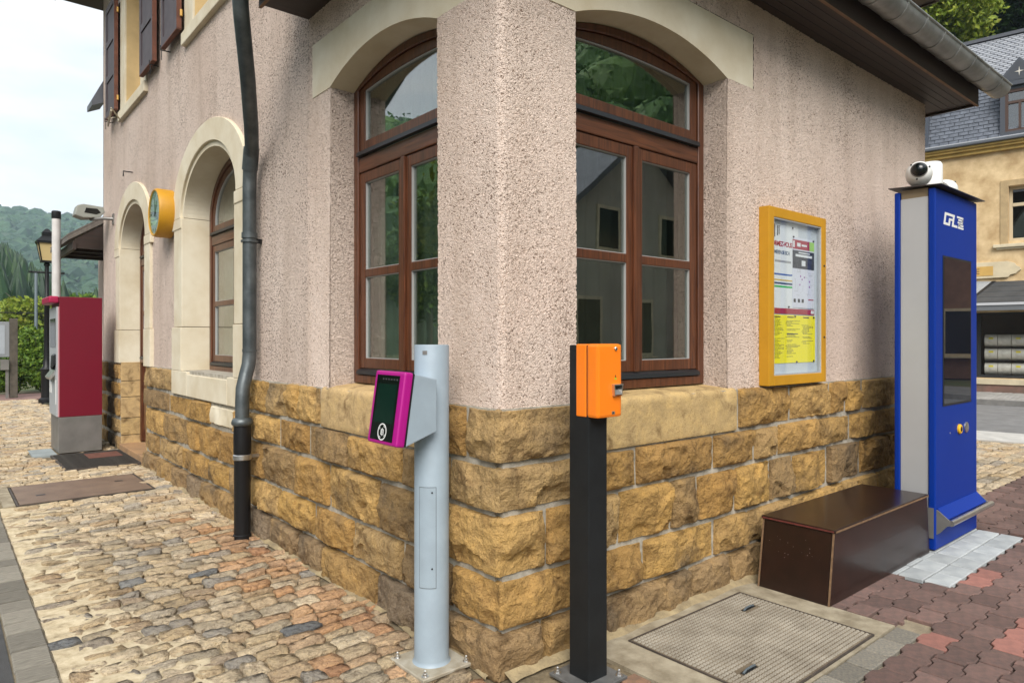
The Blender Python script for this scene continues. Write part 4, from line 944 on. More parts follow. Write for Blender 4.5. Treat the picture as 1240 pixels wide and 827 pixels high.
# reader: grey housing that tapers to the post, magenta front leaning back
y0, y1 = -.118, .118
hp = [(-.055, .755 + .245), (-.203, .973), (-.158, 1.256), (-.055, 1.232)]
hp = [(-.05, 1.017), (-.200, .966), (-.158, 1.259), (-.05, 1.234)]
MB().prism(hp, lambda p, q, s: (p, s, q), y0 + .004, y1 - .004).build('housing', PGREY, v, bevel=.004)
nx = Vector((-.160 + .203, 0, 1.259 - .966)).normalized()           # up along the slanted front
out = Vector((-nx.z, 0, nx.x))
def slab(t0, t1, h0, h1, ya, yb, m, name, parent, bev=.0, cc=Vector((-.2005, 0, .966))):
    b = MB()
    pts = [cc + out * t + nx * h for t, h in ((t0, h0), (t1, h0), (t1, h1), (t0, h1))]
    b.prism([(p.x, p.z) for p in pts], lambda p, q, s: (p, s, q), ya, yb); return b.build(name, m, parent, bevel=bev, seg=3)
slab(.000, .006, .000, .296, y0 + .002, y1 - .002, BLACK, 'gasket', v)
fr = slab(.006, .048, -.004, .300, y0 - .002, y1 + .002, MAGENTA, 'front_cover', v, .012)
sc = slab(.0482, .0496, .012, .282, y0 + .032, y1 - .022, BLACKG, 'display', v, .0006)
slab(.0497, .0500, .085, .245, y0 + .045, y1 - .040, mat('dark_green_screen', (.004, .018, .013), .12), 'screen', v)
# contactless emblem: white ring round a tiny card
ce = Vector((-.2005, 0, .966)) + out * .0500 + nx * .048
def emb(name, pts_in, pts_out, m):
    b = MB(); b.strip(pts_in, pts_out, lambda p, q, s: tuple(ce + Vector((0, 1, 0)) * p + nx * q + out * s), 0, .0006); return b.build(name, m, sc)
n = 28; cir = [(math.cos(2 * math.pi * i / n), math.sin(2 * math.pi * i / n)) for i in range(n + 1)]
emb('emblem', [(x * .030, y * .030) for x, y in cir], [(x * .035, y * .035) for x, y in cir], WHITE)
for q, a in enumerate((.35, 1.92, 3.49, 5.06)):
    seg = [(math.cos(a + .0 + i * .05), math.sin(a + i * .05)) for i in range(9)]
    emb('emblem', [(x * .0235, y * .0235) for x, y in seg], [(x * .0265, y * .0265) for x, y in seg], WHITE)
for (a0, b0, a1, b1) in ((-.013, -.012, .009, -.009), (-.013, -.012, -.010, .010), (-.013, .008, .010, .011), (.007, -.010, .010, .011), (-.006, -.004, .004, .0), (-.004, .003, .006, .006), (-.002, -.016, .001, .016)):
    emb('emblem', [(a0, b0), (a1, b0)], [(a0, b1), (a1, b1)], WHITE)
for i in range(6): slab(.0497, .0501, .262, .268, y0 + .045 + i * .022, y0 + .055 + i * .022, mat('dim_print', (.06, .06, .06), .5), 'printed_mark', sc)

# --- orange ticket stamp on a square anthracite post
t = thing('ticket_stamping_machine', (.255, -.265, 0), 'bright orange ticket stamping box on a square anthracite post, right of the corner', 'ticket validator')
MB().box(-.055, .055, -.055, .055, .0, 1.377).build('post', ANTH, t, bevel=.004)
MB().box(-.115, .115, -.115, .115, -.004, .009).build('base_plate', mat('grey_base_plate', (.16, .16, .155), .6, metal=.3, var=.4, vscale=14), t, bevel=.002, seg=1)
for x, y in ((-.09, -.09), (.09, -.09), (-.09, .09), (.09, .09)): bolt(t, x, y, .009)
bx = MB().box(-.058, .087, -.105, .016, 1.083, 1.380).build('orange_case', ORANGE, t, bevel=.012, seg=3) if 0 else MB().box(-.058, .087, -.108, -.046, 1.083, 1.382).build('orange_case', ORANGE, t, bevel=.012)
MB().box(-.0585, .0875, -.0435, .014, 1.084, 1.381).build('case_back', ORANGE, t, bevel=.006)
MB().box(-.054, .083, -.047, -.043, 1.088, 1.376).build('case_seam', mat('dark_orange_gap', (.22, .05, .004), .7), t)
fy = -.1082
MB().lathe([(.008, 0), (.008, -.004), (.006, -.006), (.003, -.006)], (.047, fy, 1.362), 14, ax='y').build('lock', STEEL, bx, smooth=40)
MB().lathe([(.0035, -.0062), (.0035, -.0066)], (.047, fy, 1.362), 10, ax='y').build('keyhole', BLACK, bx)
MB().prism([(.043, 1.246), (.047, 1.256), (.051, 1.246)], lambda p, q, s: (p, s, q), fy - .0008, fy + .001).build('arrow_mark', BLACK, bx)
MB().box(.041, .053, fy - .0008, fy + .001, 1.236, 1.244).build('direction_label', mat('yellow_green_print', (.35, .45, .02), .6), bx)
# slot: steel mouth with a dark opening and slanted tray
MB().prism([(.024, 1.218), (.078, 1.218), (.078, 1.213), (.024, 1.213)], lambda p, q, s: (p, s, q), fy - .016, fy + .001).prism([(.024, 1.213), (.029, 1.213), (.032, 1.172), (.028, 1.170)], lambda p, q, s: (p, s, q), fy - .014, fy + .001).prism([(.073, 1.213), (.078, 1.213), (.073, 1.170), (.070, 1.172)], lambda p, q, s: (p, s, q), fy - .014, fy + .001).build('slot_mouth', STEEL, bx)
MB().prism([(fy, 1.171), (fy - .016, 1.176), (fy - .004, 1.196), (fy, 1.197)], lambda p, q, s: (s, p, q), .030, .072).build('slot_tray', DSTEEL, bx)
MB().box(.030, .072, fy - .003, fy + .001, 1.196, 1.2125).build('slot_opening', BLACK, bx)
MB().box(.024, .042, fy - .001, fy + .001, 1.096, 1.108).build('serial_plate', STEEL, bx)
MB().box(.028, .037, fy - .0015, fy - .0005, 1.099, 1.105).build('serial_print', INK, bx)
# --- framed timetable case
b = thing('notice_case', (2.42, 0, 1.115), 'ochre yellow framed notice case with a yellow timetable on the plaster wall', 'notice board')
X0, X1, Z1, DD = -.37, .372, 1.10, .068
f = MB().box(X0, X0 + .062, -DD, 0, 0, Z1).box(X1 - .062, X1, -DD, 0, 0, Z1).box(X0 + .062, X1 - .062, -DD, 0, 0, .062).box(X0 + .062, X1 - .062, -DD, 0, Z1 - .062, Z1)
f.build('frame', OCHREF, b, bevel=.004)
MB().box(X0 + .0620, X0 + .070, -DD + .004, -.0362, .062, Z1 - .062).box(X1 - .070, X1 - .0620, -DD + .004, -.0362, .062, Z1 - .062).box(X0 + .07, X1 - .07, -DD + .004, -.0362, .062, .070).box(X0 + .07, X1 - .07, -DD + .004, -.0362, Z1 - .070, Z1 - .062).build('aluminium_rebate', ALU, b)
MB().box(X0 + .062, X1 - .062, -.036, -.004, .062, Z1 - .062).build('backing_board', PAPERB, b)
MB().box(X0 + .070, X1 - .070, -.0585, -.0545, .070, Z1 - .070).build('pane', GLASSN, b)
for z in (.30, .78): MB().lathe([(.007, 0), (.007, -.004), (.004, -.006)], (X1 - .031, -DD, z), 10, ax='y').build('lock', BLACK, b)
yf = -.0365
def sheet_(name, x0, x1, z0, z1, m, y=yf, parent=b): return MB().box(x0, x1, y - .0008, y, z0, z1).build(name, m, parent)
p1 = sheet_('white_poster', X0 + .075, .05, .445, Z1 - .075, PAPER)
p2 = sheet_('map_poster', -.03, .262, .49, .945, mat('map_paper', (.62, .64, .72), .8), yf - .002)
p3 = sheet_('yellow_timetable', X0 + .078, .275, .155, .435, YELLOWP, yf - .0015) if 0 else sheet_('yellow_timetable', X0 + .078, .275, .135, .440, YELLOWP, yf - .0015)
tx = lambda x, z, y: T3((x, y, z), (1, 0, 0), (0, 0, 1))
y1_ = yf - .0009
text('poster_heading', 'INFORMEZ-VOUS !', .043, REDI, p1, tx(X0 + .035, .872, y1_), space=.88, bold=.0015)
text('poster_heading', 'INFORMIEREN SIE SICH', .032, mat('slate_ink', (.10, .14, .20), .8), p1, tx(X0 + .035, .822, y1_), space=.82, bold=.001)
text('poster_heading', 'INFORM YOURSELF', .030, GREYI, p1, tx(X0 + .125, .765, y1_), space=.95) if 0 else MB().box(X0 + .125, -.045, y1_ - .0004, y1_, .770, .784).build('faded_line', GREYI, p1)
MB().box(X0 + .085, X0 + .128, y1_ - .0005, y1_, .925, 1.005).box(X0 + .150, X0 + .160, y1_ - .0005, y1_, .935, 1.00).box(X0 + .170, X0 + .180, y1_ - .0005, y1_, .945, 1.00).build('poster_emblem', INK, p1)
def band(z, h, m, curl):
    A = []; 
    for i in range(25):
        x = X0 + .077 + (.045 - X0 - .077) * i / 24; q = max(0, (i - 17) / 7); A.append((x, z + curl * q * q))
    MB().strip(A, [(x, z + h) for x, z in A], lambda p, q_, s: (p, s, q_), y1_ - .0005, y1_).build('colour_band', m, p1)
band(.690, .010, BLUEI, .035); band(.655, .008, mat('ochre_ink', (.55, .38, .05), .8), -.004); band(.633, .011, mat('navy_ink', (.02, .05, .14), .8), -.004); band(.612, .012, GREENI, -.004)
MB().box(X0 + .077, .262, yf - .0030, yf - .0026, .447, .482).build('red_footer', REDI, p1)
MB().box(.215, .258, yf - .0034, yf - .0031, .455, .475).build('footer_mark', PAPER, p1)
y2 = yf - .0029
MB().box(-.028, .195, y2 - .0004, y2, .870, .930).build('poster_banner', REDI, p2); MB().box(.195, .26, y2 - .0004, y2, .870, .930).build('banner_flag', mat('lime_ink', (.35, .62, .15), .8), p2)
MB().box(-.022, -.002, y2 - .0008, y2 - .0005, .880, .922).box(.03, .075, y2 - .0008, y2 - .0005, .888, .912).box(.09, .16, y2 - .0008, y2 - .0005, .893, .905).build('banner_print', PAPER, p2)
MB().box(-.028, .26, y2 - .0004, y2, .745, .862).build('photo_panel', mat('dark_print', (.035, .04, .05), .6), p2)
MB().box(.01, .23, y2 - .0008, y2 - .0005, .822, .838).box(.05, .20, y2 - .0008, y2 - .0005, .845, .853).box(.09, .14, y2 - .0008, y2 - .0005, .765, .80).build('photo_caption', PAPER, p2)
mpn_ = MB(); r = random.Random(5)
for i in range(26):
    x, z = r.uniform(-.015, .245), r.uniform(.56, .73); h = r.random() < .5
    mpn_.box(x, x + (r.uniform(.01, .06) if h else .0016), y2 - .0004, y2, z, z + (.0016 if h else r.uniform(.01, .06)))
mpn_.build('map_lines', GREYI, p2)
mm = MB()
for x, z in ((.07, .69), (.09, .67), (.06, .635), (.19, .66), (.19, .625), (.12, .685)): mm.box(x, x + .012, y2 - .0006, y2 - .0001, z, z + .012)
mm.build('map_markers', mat('violet_ink', (.25, .05, .30), .8), p2)
mm = MB()
for x in (-.015, .04, .09): mm.box(x, x + .028, y2 - .0006, y2, .525, .548)
mm.build('service_icons', INK, p2); MB().box(.18, .25, y2 - .0006, y2, .543, .550).build('icon_bar', REDI, p2)
ink = MB(); r = random.Random(8)
for c_, (xa, xb) in enumerate(((X0 + .09, -.13), (-.115, .075), (.09, .265))):
    z = .415 - .014 * c_
    while z > (.155 if c_ < 2 else .25):
        g = r.random()
        if g < .18: z -= .011; continue
        x = xa + r.choice((0, .012, .02)); l = r.uniform(.3, .95) * (xb - xa)
        while x < xa + l:
            wl = r.uniform(.008, .026); ink.box(x, min(x + wl, xb), yf - .0026, yf - .0023, z, z + .0042); x += wl + .004
        z -= .0082
ink.build('timetable_print', INKY, p3)
ink2 = MB()
for xa in (X0 + .09, -.115, .09): ink2.box(xa + .02, xa + .10, yf - .0028, yf - .0026, .424, .431)
ink2.box(-.10, .04, yf - .0028, yf - .0026, .318, .324); ink2.build('timetable_title', INK, p3)
for x, z in ((-.02, .945), (.245, .938), (-.08, .492), (.0, .433), (.25, .43), (.02, .14), (.25, .142), (-.03, 1.0)):
    MB().lathe([(.006, 0), (.006, -.005), (.003, -.008)], (x, yf - .003, z), 8, ax='y').build('pin', INK, b)

# --- bench: a box of dark film-faced board standing against the wall
bn = thing('bench', (2.48, -.367, 0), 'dark brown glossy board bench box with bare plywood edges below the notice case', 'bench')
ht = .392; yb0, yb1 = -.208, .208
sh_ = [(-.722, 0), (.69, 0), (.645, ht - .02), (-.664, ht - .02)]
MB().prism(sh_, lambda p, q, s: (p, s, q), yb0 + .002, yb0 + .018).build('front_panel', BENCH, bn, bevel=.002, seg=1)
MB().prism(sh_, lambda p, q, s: (p, s, q), yb1 - .018, yb1 - .002).build('back_panel', BENCH, bn)
for sg in (-1, 1):
    a, c = (-.722, -.664) if sg < 0 else (.69, .645)
    MB().prism([(a, .0), (a - sg * .018, 0), (c - sg * .018, ht - .02), (c, ht - .02)], lambda p, q, s: (p, s, q), yb0 + .0185, yb1 - .0185).build('end_panel', BENCH, bn, bevel=.001, seg=1)
    if sg < 0:
        for ya in (yb0, yb1 - .016):
            MB().prism([(a - .002, .0), (a + .008, 0), (c + .008, ht - .02), (c - .002, ht - .02)], lambda p, q, s: (p, s, q), ya + .003, ya + .013).build('bare_edge', PLYEDGE, bn)
MB().box(-.670, .650, yb0 - .004, yb1 + .004, ht - .0195, ht).build('top_board', BENCH, bn, bevel=.006)
MB().box(-.665, .646, yb0 - .0065, yb0 - .0035, ht - .016, ht - .006).build('bare_edge', PLYEDGE, bn)
MB().box(-.6725, -.6695, yb0 + .004, yb1 - .004, ht - .015, ht - .007).build('bare_edge', mat('red_worn_edge', (.16, .03, .022), .7, var=.5, vscale=40), bn)
r = random.Random(2); ch = MB()
for i in range(24):
    q = r.random(); yy = r.gauss(.02, .08) if i < 26 else r.uniform(-.18, .18); zz_ = r.gauss(.235, .03) if i < 26 else r.uniform(.05, .33)
    if abs(yy) > .18: continue
    x = -.722 + (.058) * zz_ / (ht - .02); s_ = r.uniform(.001, .0042)
    ch.add([(x - .0014, yy, zz_), (x - .0014, yy + s_, zz_ + .001), (x - .0010, yy + s_ * .6, zz_ + s_ * .8), (x - .0012, yy + .001, zz_ + s_ * .6)], [(0, 1, 2, 3)])
ch.build('paint_chips', mat('chipped_pale', (.42, .30, .30), .8), bn, recalc=False)
ch = MB()
for i in range(34):
    x, yy, s_ = r.uniform(-.6, .6), r.uniform(-.19, .19), r.uniform(.0015, .005)
    ch.add([(x, yy, ht + .0006), (x + s_, yy + .001, ht + .0006), (x + s_ * .7, yy + s_, ht + .0006)], [(0, 1, 2)])
ch.build('paint_chips', MATS['chipped_pale'], bn, recalc=False)

# --- blue information column
k = thing('information_column', (3.63, -.46, 0), 'tall blue information column with grey side and dark screen beside the bench', 'information kiosk')
X0k, X1k, Y0k, Y1k, ZT = -.43, .405, -.138, .115, 2.40
MB().box(X0k, X1k, Y0k, Y0k + .045, .012, ZT).build('front_panel', BLUE, k, bevel=.012, seg=3)
MB().box(X0k, X1k, Y1k - .035, Y1k, .012, ZT).build('back_panel', BLUE, k, bevel=.010, seg=3)
MB().box(X0k + .010, X1k - .010, Y0k + .0455, Y1k - .0355, .0, ZT - .05).build('side_body', ALU, k, bevel=.003, seg=1)
MB().box(X0k + .015, X1k - .015, Y0k + .05, Y1k - .04, ZT - .05, ZT + .008).build('vent_band', mat('bronze_vent', (.20, .15, .09), .6), k)
MB().prism([(Y0k - .045, ZT + .010), (Y0k - .042, ZT + .016), (Y1k + .03, ZT + .034), (Y1k + .03, ZT + .028)], lambda p, q, s: (s, p, q), X0k - .022, X1k + .035).build('rain_cover', mat('dark_bronze_sheet', (.055, .048, .045), .5, metal=.4), k)
MB().box(-.30, .268, Y0k - .003, Y0k + .001, .952, 1.962).build('screen_frame', BLACK, k)
scr = MB().box(-.285, .253, Y0k - .0045, Y0k - .003, .966, 1.948).build('screen', SCREEN, k)
MB().lathe([(.034, 0), (.034, -.010), (.028, -.016), (.022, -.016)], (.018, Y0k, .775), 24, ax='y').build('call_button', mat('yellow_button', (.72, .40, .01), .4), k, smooth=40)
MB().lathe([(.017, -.016), (.017, -.018), (.014, -.019)], (.018, Y0k, .775), 18, ax='y').build('button_core', BLACK, k)
MB().lathe([(.038, 0), (.038, -.006), (.034, -.009)], (.165, Y0k, .775), 24, ax='y').build('speaker_grille', STEEL, k, smooth=40)
MB().lathe([(.006, 0), (.006, -.003)], (-.16, Y0k, .762), 10, ax='y').build('sensor', STEEL, k)
fr_ = MB().tube([(X0k + .015, Y0k - .085, .205), (X1k + .03, Y0k - .085, .205)], .019, 16).build('foot_rail', STEEL, k, smooth=50)
MB().prism([(Y0k + .01, .285), (Y0k - .004, .285), (Y0k - .062, .225), (Y0k - .060, .217), (Y0k + .01, .26)], lambda p, q, s: (s, p, q), X0k + .03, X1k - .015).build('sloped_cover', BLUE, fr_)
for x in (X0k + .02, X1k - .01): MB().prism([(Y0k + .02, .10), (Y0k + .02, .285), (Y0k - .01, .275), (Y0k - .075, .222), (Y0k - .085, .19), (Y0k - .06, .18), (Y0k - .02, .13)], lambda p, q, s: (s, p, q), x - .006, x + .004).build('rail_bracket', DSTEEL, fr_)
MB().box(X0k - .006, X0k - .001, Y0k + .01, Y0k + .05, .09, .29).build('rail_plate', DSTEEL, fr_)
# emblem in white strokes
def stroke(polys, name):
    bq = MB()
    for pl in polys: bq.prism([(x + .07 * z, z) for x, z in pl], lambda p, q, s: (-.285 + p * .40, s, 2.172 + q * .085), Y0k - .0012, Y0k + .001)
    return bq.build(name, WHITE, k)
w_ = .11
def rect(x0, x1, z0, z1): return [(x0, z0), (x1, z0), (x1, z1), (x0, z1)]
stroke([rect(0, .075, 0, 1), rect(.075, .48, .80, 1), rect(.075, .30, 0, .20)], 'emblem_letter')        # C, its top running on
stroke([rect(.225, .30, .20, .62), rect(.30, .40, .46, .62)], 'emblem_letter')                         # F
stroke([rect(.40, .475, 0, .80), rect(.475, .66, 0, .20)], 'emblem_letter')                            # L
stroke([rect(.60, .92, .84, 1), rect(.68, .92, .64, .78), rect(.66, .92, .42, .56), rect(.72, .96, .21, .36), rect(.70, .98, 0, .15), rect(.86, .92, .5, .9), rect(.74, .80, .15, .5)], 'emblem_letter')

# --- things on top of the column
def dome(name, loc, r, rot, label):
    t = thing(name, loc, label, 'camera', group='cameras on the column')
    pr = [(r * 1.0, -.045), (r * 1.04, -.01), (r * 1.0, .02), (r * .86, .05), (r * .68, .066), (r * .62, .068)]
    body = MB().lathe(pr, (0, 0, 0), 32).build('camera_body', WHITE, t, smooth=45)
    dm = MB().lathe([(r * .60, .064)] + [(r * .60 * math.cos(a), .066 + r * .56 * math.sin(a)) for a in (.2, .45, .7, .95, 1.2, 1.42, 1.55)], (0, 0, 0), 28).build('dome_glass', BLACKG, t, smooth=60)
    MB().lathe([(r * .66, .060), (r * .66, .072), (r * .60, .076), (r * .60, .062)], (0, 0, 0), 28).build('dome_ring', DSTEEL, t, smooth=40)
    for a in (.3, 2.4, 4.5): MB().lathe([(.006, .058), (.006, .064)], (r * .80 * math.cos(a), r * .80 * math.sin(a), 0), 8).build('screw', INK, t)
    MB().lathe([(r * .55, -.09), (r * .55, -.04)], (0, 0, 0), 16).build('mount', WHITE, t, smooth=40)
    t.rotation_euler = rot; return t
dome('dome_camera', (3.255, -.480, 2.518), .078, (R(80), 0, R(-70)), 'white dome camera with black eye on the near end of the blue column')
cy = thing('antenna_housing', (3.60, -.43, 2.432), 'plain white upright cylinder between two dome cameras on the blue column', 'antenna')
MB().lathe([(.085, -.01), (.085, .02), (.080, .022), (.080, .205), (.070, .222), (.040, .228)], (0, 0, 0), 32).build('casing', WHITE, cy, smooth=40)
MB().lathe([(.088, -.012), (.088, .006)], (0, 0, 0), 32).build('base_ring', DSTEEL, cy, smooth=40)
dome('dome_camera', (3.87, -.44, 2.495), .080, (R(72), 0, R(70)), 'white dome camera seen from behind at the far end of the blue column')

# --- hatch covers
def mk_chequer():
    m = bpy.data.materials.new('rusty_studded_steel'); m.use_nodes = True; t = m.node_tree; b = t.nodes['Principled BSDF']
    tcn = t.nodes.new('ShaderNodeTexCoord'); n = nd(t, 'ShaderNodeTexNoise', i_Scale=7., i_Detail=7); t.links.new(tcn.outputs['Object'], n.inputs['Vector'])
    c = ramp(t, n.outputs['Fac'], [(.3, (.10, .075, .05)), (.55, (.18, .145, .10)), (.75, (.24, .19, .13))]); t.links.new(c, b.inputs['Base Color'])
    b.inputs['Roughness'].default_value = .62; b.inputs['Metallic'].default_value = .25; return m
CHQ = mk_chequer()
h = thing('hatch_cover', (1.11, -.511, 0), 'studded steel hatch with two slot handles in concrete at lower right', 'hatch')
MB().box(-.462, .462, -.348, .348, -.06, .003).build('plate', CHQ, h)
MB().box(-.470, -.4635, -.356, .356, -.05, .005).box(.4635, .470, -.356, .356, -.05, .005).box(-.4635, .4635, -.356, -.3495, -.05, .005).box(-.4635, .4635, .3495, .356, -.05, .005).build('rim', mat('dark_rusty_rim', (.07, .055, .045), .7, var=.4, vscale=20), h)
NX, NY = 42, 32; bx_, by_ = .0085, .0085; V = []; F = []
u0 = np.array([(-1, -1, 0), (1, -1, 0), (1, 1, 0), (-1, 1, 0), (-.55, -.55, 1), (.55, -.55, 1), (.55, .55, 1), (-.55, .55, 1)])
uf = np.array([(0, 1, 5, 4), (1, 2, 6, 5), (2, 3, 7, 6), (3, 0, 4, 7), (4, 5, 6, 7)])
for i in range(NX):
    for j in range(NY):
        x, y = -.445 + .89 * i / (NX - 1), -.332 + .664 * j / (NY - 1)
        if abs(abs(x) - .30) < .065 and abs(y - (.20 if x > 0 else -.16)) < .022: continue
        F.append(uf + 8 * len(V)); V.append(u0 * (.0078, .0070, .0060) + (x, y, .003))
st_ = link('studs', arr_mesh('studs', np.concatenate(V), np.concatenate(F), smooth=False), mat('worn_stud_steel', (.36, .325, .265), .6, metal=.15, col2=(.24, .21, .165), vscale=6, detail=7), h); st_['kind'] = 'stuff'
for x, y in ((.30, .20), (-.30, -.16)):
    MB().box(x - .055, x + .055, y - .010, y + .010, .0032, .0046).build('handle_slot', BLACK, h)
    MB().tube([(x - .052, y - .004, .006), (x - .02, y, .012), (x + .02, y, .012), (x + .052, y + .004, .006)], .005, 8).build('handle', mat('blue_grey_iron', (.14, .17, .19), .5, metal=.5), h)
h = thing('hatch_cover', (-.7725, 5.2975, 0), 'flat rust brown steel cover plate in the cobbles before the red machine', 'hatch')
MB().box(-.508, .508, -.448, .448, -.05, .006).build('plate', mat('flat_rusty_plate', (.215, .150, .105), .6, metal=.2, col2=(.155, .105, .075), vscale=5, bump=.15, bscale=60, detail=7), h)
MB().box(-.530, -.514, -.462, .462, -.05, .004).box(.514, .530, -.462, .462, -.05, .004).box(-.514, .514, -.462, -.4525, -.05, .004).box(-.514, .514, .4525, .462, -.05, .004).build('rim', MATS['dark_rusty_rim'], h)
for x, y in ((-.33, -.12), (.33, .12)): MB().box(x - .035, x + .035, y - .022, y + .022, .0062, .0075).build('lifting_slot', BLACK, h)
MB().box(-.62, -.535, -.46, .46, -.05, .002).build('rim_filler', CONC, h)
h = thing('foot_grate', (-.40, 7.01, 0), 'dark rectangular foot scraper grate in front of the arched door', 'grate')
MB().box(-.36, .36, -.60, .60, -.04, -.006).build('tray', BLACK, h); g = MB()
MB().box(-.37, -.35, -.61, .61, -.03, .008).box(.35, .37, -.61, .61, -.03, .008).box(-.35, .35, -.61, -.59, -.03, .008).box(-.35, .35, .59, .61, -.03, .008).build('rim', MATS['dark_rusty_rim'], h)
bar_me = MB().box(-.348, .348, -.004, .004, -.012, .007).mesh('bar'); bar_me.materials.append(mat('dull_iron', (.075, .068, .06), .6, metal=.4, var=.4, vscale=9))
for i in range(36):
    o = link('bar', bar_me, None, h); o.location = (0, -.575 + i * .0329, 0)
MB().box(-.05, .30, .05, .45, .0072, .010).build('rust_plate', mat('red_rust', (.16, .06, .04), .8, var=.4, vscale=10), h)
h = tag(MB().box(-.94, -.695, 7.62, 8.25, -.05, .008).build('paving_slab', mat('blue_grey_slab', (.26, .29, .29), .85, var=.2, vscale=6, bump=.2), bevel=.004), 'single blue grey slab in the cobbles at the red machine', 'paving slab')

# --- red ticket machine
m = thing('ticket_machine', (-.44, 8.10, 0), 'crimson ticket machine on a grey steel base against the station wall', 'ticket machine')
MB().box(-.232, .23, -.36, .36, .0, .445).build('steel_base', DSTEEL, m, bevel=.004, seg=1)
MB().box(-.225, .232, -.362, .362, .4455, 1.925).build('cabinet', CRIMSON, m, bevel=.006)
MB().box(-.252, -.226, -.345, .345, .450, 1.80).build('front_panel', mat('pale_grey_front', (.42, .44, .45), .4, metal=.2), m, bevel=.004)
MB().box(-.236, -.2255, -.361, -.346, .450, 1.80).box(-.236, -.2255, .346, .361, .450, 1.80).build('front_trim', mat('pink_trim', (.55, .25, .27), .5), m)
MB().box(-.335, -.226, -.368, .368, 1.842, 1.930).build('canopy', mat('crimson_canopy', (.34, .010, .06), .4), m, bevel=.028, seg=3)
MB().box(-.2555, -.2515, -.25, .25, 1.30, 1.66).build('screen', BLACKG, m)
MB().prism([(-.252, 1.10), (-.252, 1.02), (-.315, .93), (-.30, .90), (-.252, .96)], lambda p, q, s: (p, s, q), -.20, .20).build('tray', STEEL, m)
MB().prism([(-.252, 1.22), (-.252, 1.12), (-.285, 1.05), (-.275, 1.20)], lambda p, q, s: (p, s, q), -.28, -.05).build('coin_slot', BLACK, m)
MB().box(-.256, -.2515, -.30, -.26, .60, .9).build('label', WHITE, m); MB().box(-.2555, -.2515, .1, .3, .72, .86).build('label', WHITE, m)

# --- clock
ck = thing('station_clock', (0, 5.236, 2.657), 'round ochre yellow wall clock between the arched door and arched window', 'clock')
MB().lathe([(.03, .0), (.205, -.002), (.238, -.012), (.240, -.03), (.240, -.145), (.232, -.168), (.222, -.172), (.212, -.166), (.212, -.150)], (0, 0, 0), 48, ax='x').build('case', OCHREF, ck, smooth=35)
MB().lathe([(.211, -.1515), (.211, -.1530)], (0, 0, 0), 48, ax='x').build('dial', mat('pale_blue_dial', (.48, .58, .64), .5), ck)
for i in range(12):
    a = i * math.pi / 6; L_ = .045 if i % 3 == 0 else .03
    o = MB().box(-.1545, -.1532, -.0065, .0065, .200 - L_, .200).build('hour_mark', INK, ck); o.rotation_euler = (a, 0, 0)
def hand(a, l, w2, x, nm):
    o = MB().prism([(-w2, -.035), (w2, -.035), (w2 * .7, l), (-w2 * .7, l)], lambda p, q, s: (s, p, q), x - .002, x).build(nm, INK, ck); o.rotation_euler = (a, 0, 0)
# seen from outside (-X) clockwise runs towards -Y
hand(R(29), .125, .011, -.1565, 'hour_hand'); hand(R(-8), .180, .008, -.159, 'minute_hand')
MB().lathe([(.013, -.153), (.013, -.162)], (0, 0, 0), 14, ax='x').build('hub', INK, ck)
MB().lathe([(.213, -.1655), (.213, -.1665)], (0, 0, 0), 48, ax='x').build('cover_glass', GLASSN, ck)

# --- floodlight on the wall
fl = thing('floodlight', (0, 8.20, 2.99), 'small grey floodlight on a bracket above the red ticket machine', 'floodlight')
MB().tube([(0, 0, .02), (-.10, .02, .02), (-.22, .30, .03)], .022, 10).build('bracket', DSTEEL, fl, smooth=50)
MB().box(-.012, .004, -.05, .05, -.05, .09).build('wall_plate', DSTEEL, fl)
hd = MB().prism([(-.20, .06), (-.17, .19), (-.10, .215), (.13, .20), (.15, .13), (.09, .05), (-.10, .03)], lambda p, q, s: (-.22 + p, .30 + s, q), -.11, .14).build('lamp_head', mat('grey_green_casting', (.26, .27, .24), .55), fl, bevel=.012)
MB().prism([(-.09, .10), (-.07, .165), (.06, .165), (.10, .12), (.05, .09)], lambda p, q, s: (-.22 + p, .30 + s, q), -.114, -.1095).build('lamp_glass', BLACKG, fl)
MB().box(-.012, .004, -.62, -.55, -.02, .12).build('junction_box', mat('dark_brown_box', (.05, .025, .02), .6), fl)

# ================================================================== FURTHER OFF ON THE LEFT
wp = thing('bare_pole', (-.48, 9.66, 0), 'slim bare white pole rising behind the red ticket machine', 'pole')
MB().lathe([(.055, 0), (.055, 3.14), (.05, 3.16)], (0, 0, 0), 18).build('shaft', mat('chalky_white_paint', (.56, .54, .52), .7, var=.2, vscale=5), wp, smooth=40)
MB().lathe([(.056, 3.155), (.060, 3.16), (.060, 3.26), (.05, 3.27)], (0, 0, 0), 18).build('cap', BLACK, wp, smooth=40)
lp = thing('street_lamp', (.06, 16.0, 0), 'old style black lamp post with a four sided lantern', 'street lamp')
MB().lathe([(.16, 0), (.16, .08), (.11, .12), (.11, .7), (.13, .74), (.08, .80), (.058, 1.0), (.05, 2.2), (.065, 2.22), (.065, 2.27), (.045, 2.3), (.04, 3.02), (.06, 3.04), (.06, 3.07), (.035, 3.10)], (0, 0, 0), 16).build('post', CASTI, lp, smooth=40)
MB().tube([(-.30, 0, 2.88), (.30, 0, 2.88)], .020, 8).lathe([(.035, -.02), (.035, .02)], (-.30, 0, 2.88), 8).lathe([(.035, -.02), (.035, .02)], (.30, 0, 2.88), 8).build('ladder_bar', CASTI, lp)
def frus(b, r0, r1, z0, z1):
    b.add([(-r0, -r0, z0), (r0, -r0, z0), (r0, r0, z0), (-r0, r0, z0), (-r1, -r1, z1), (r1, -r1, z1), (r1, r1, z1), (-r1, r1, z1)], [(0, 3, 2, 1), (4, 5, 6, 7), (0, 1, 5, 4), (1, 2, 6, 5), (2, 3, 7, 6), (3, 0, 4, 7)]); return b
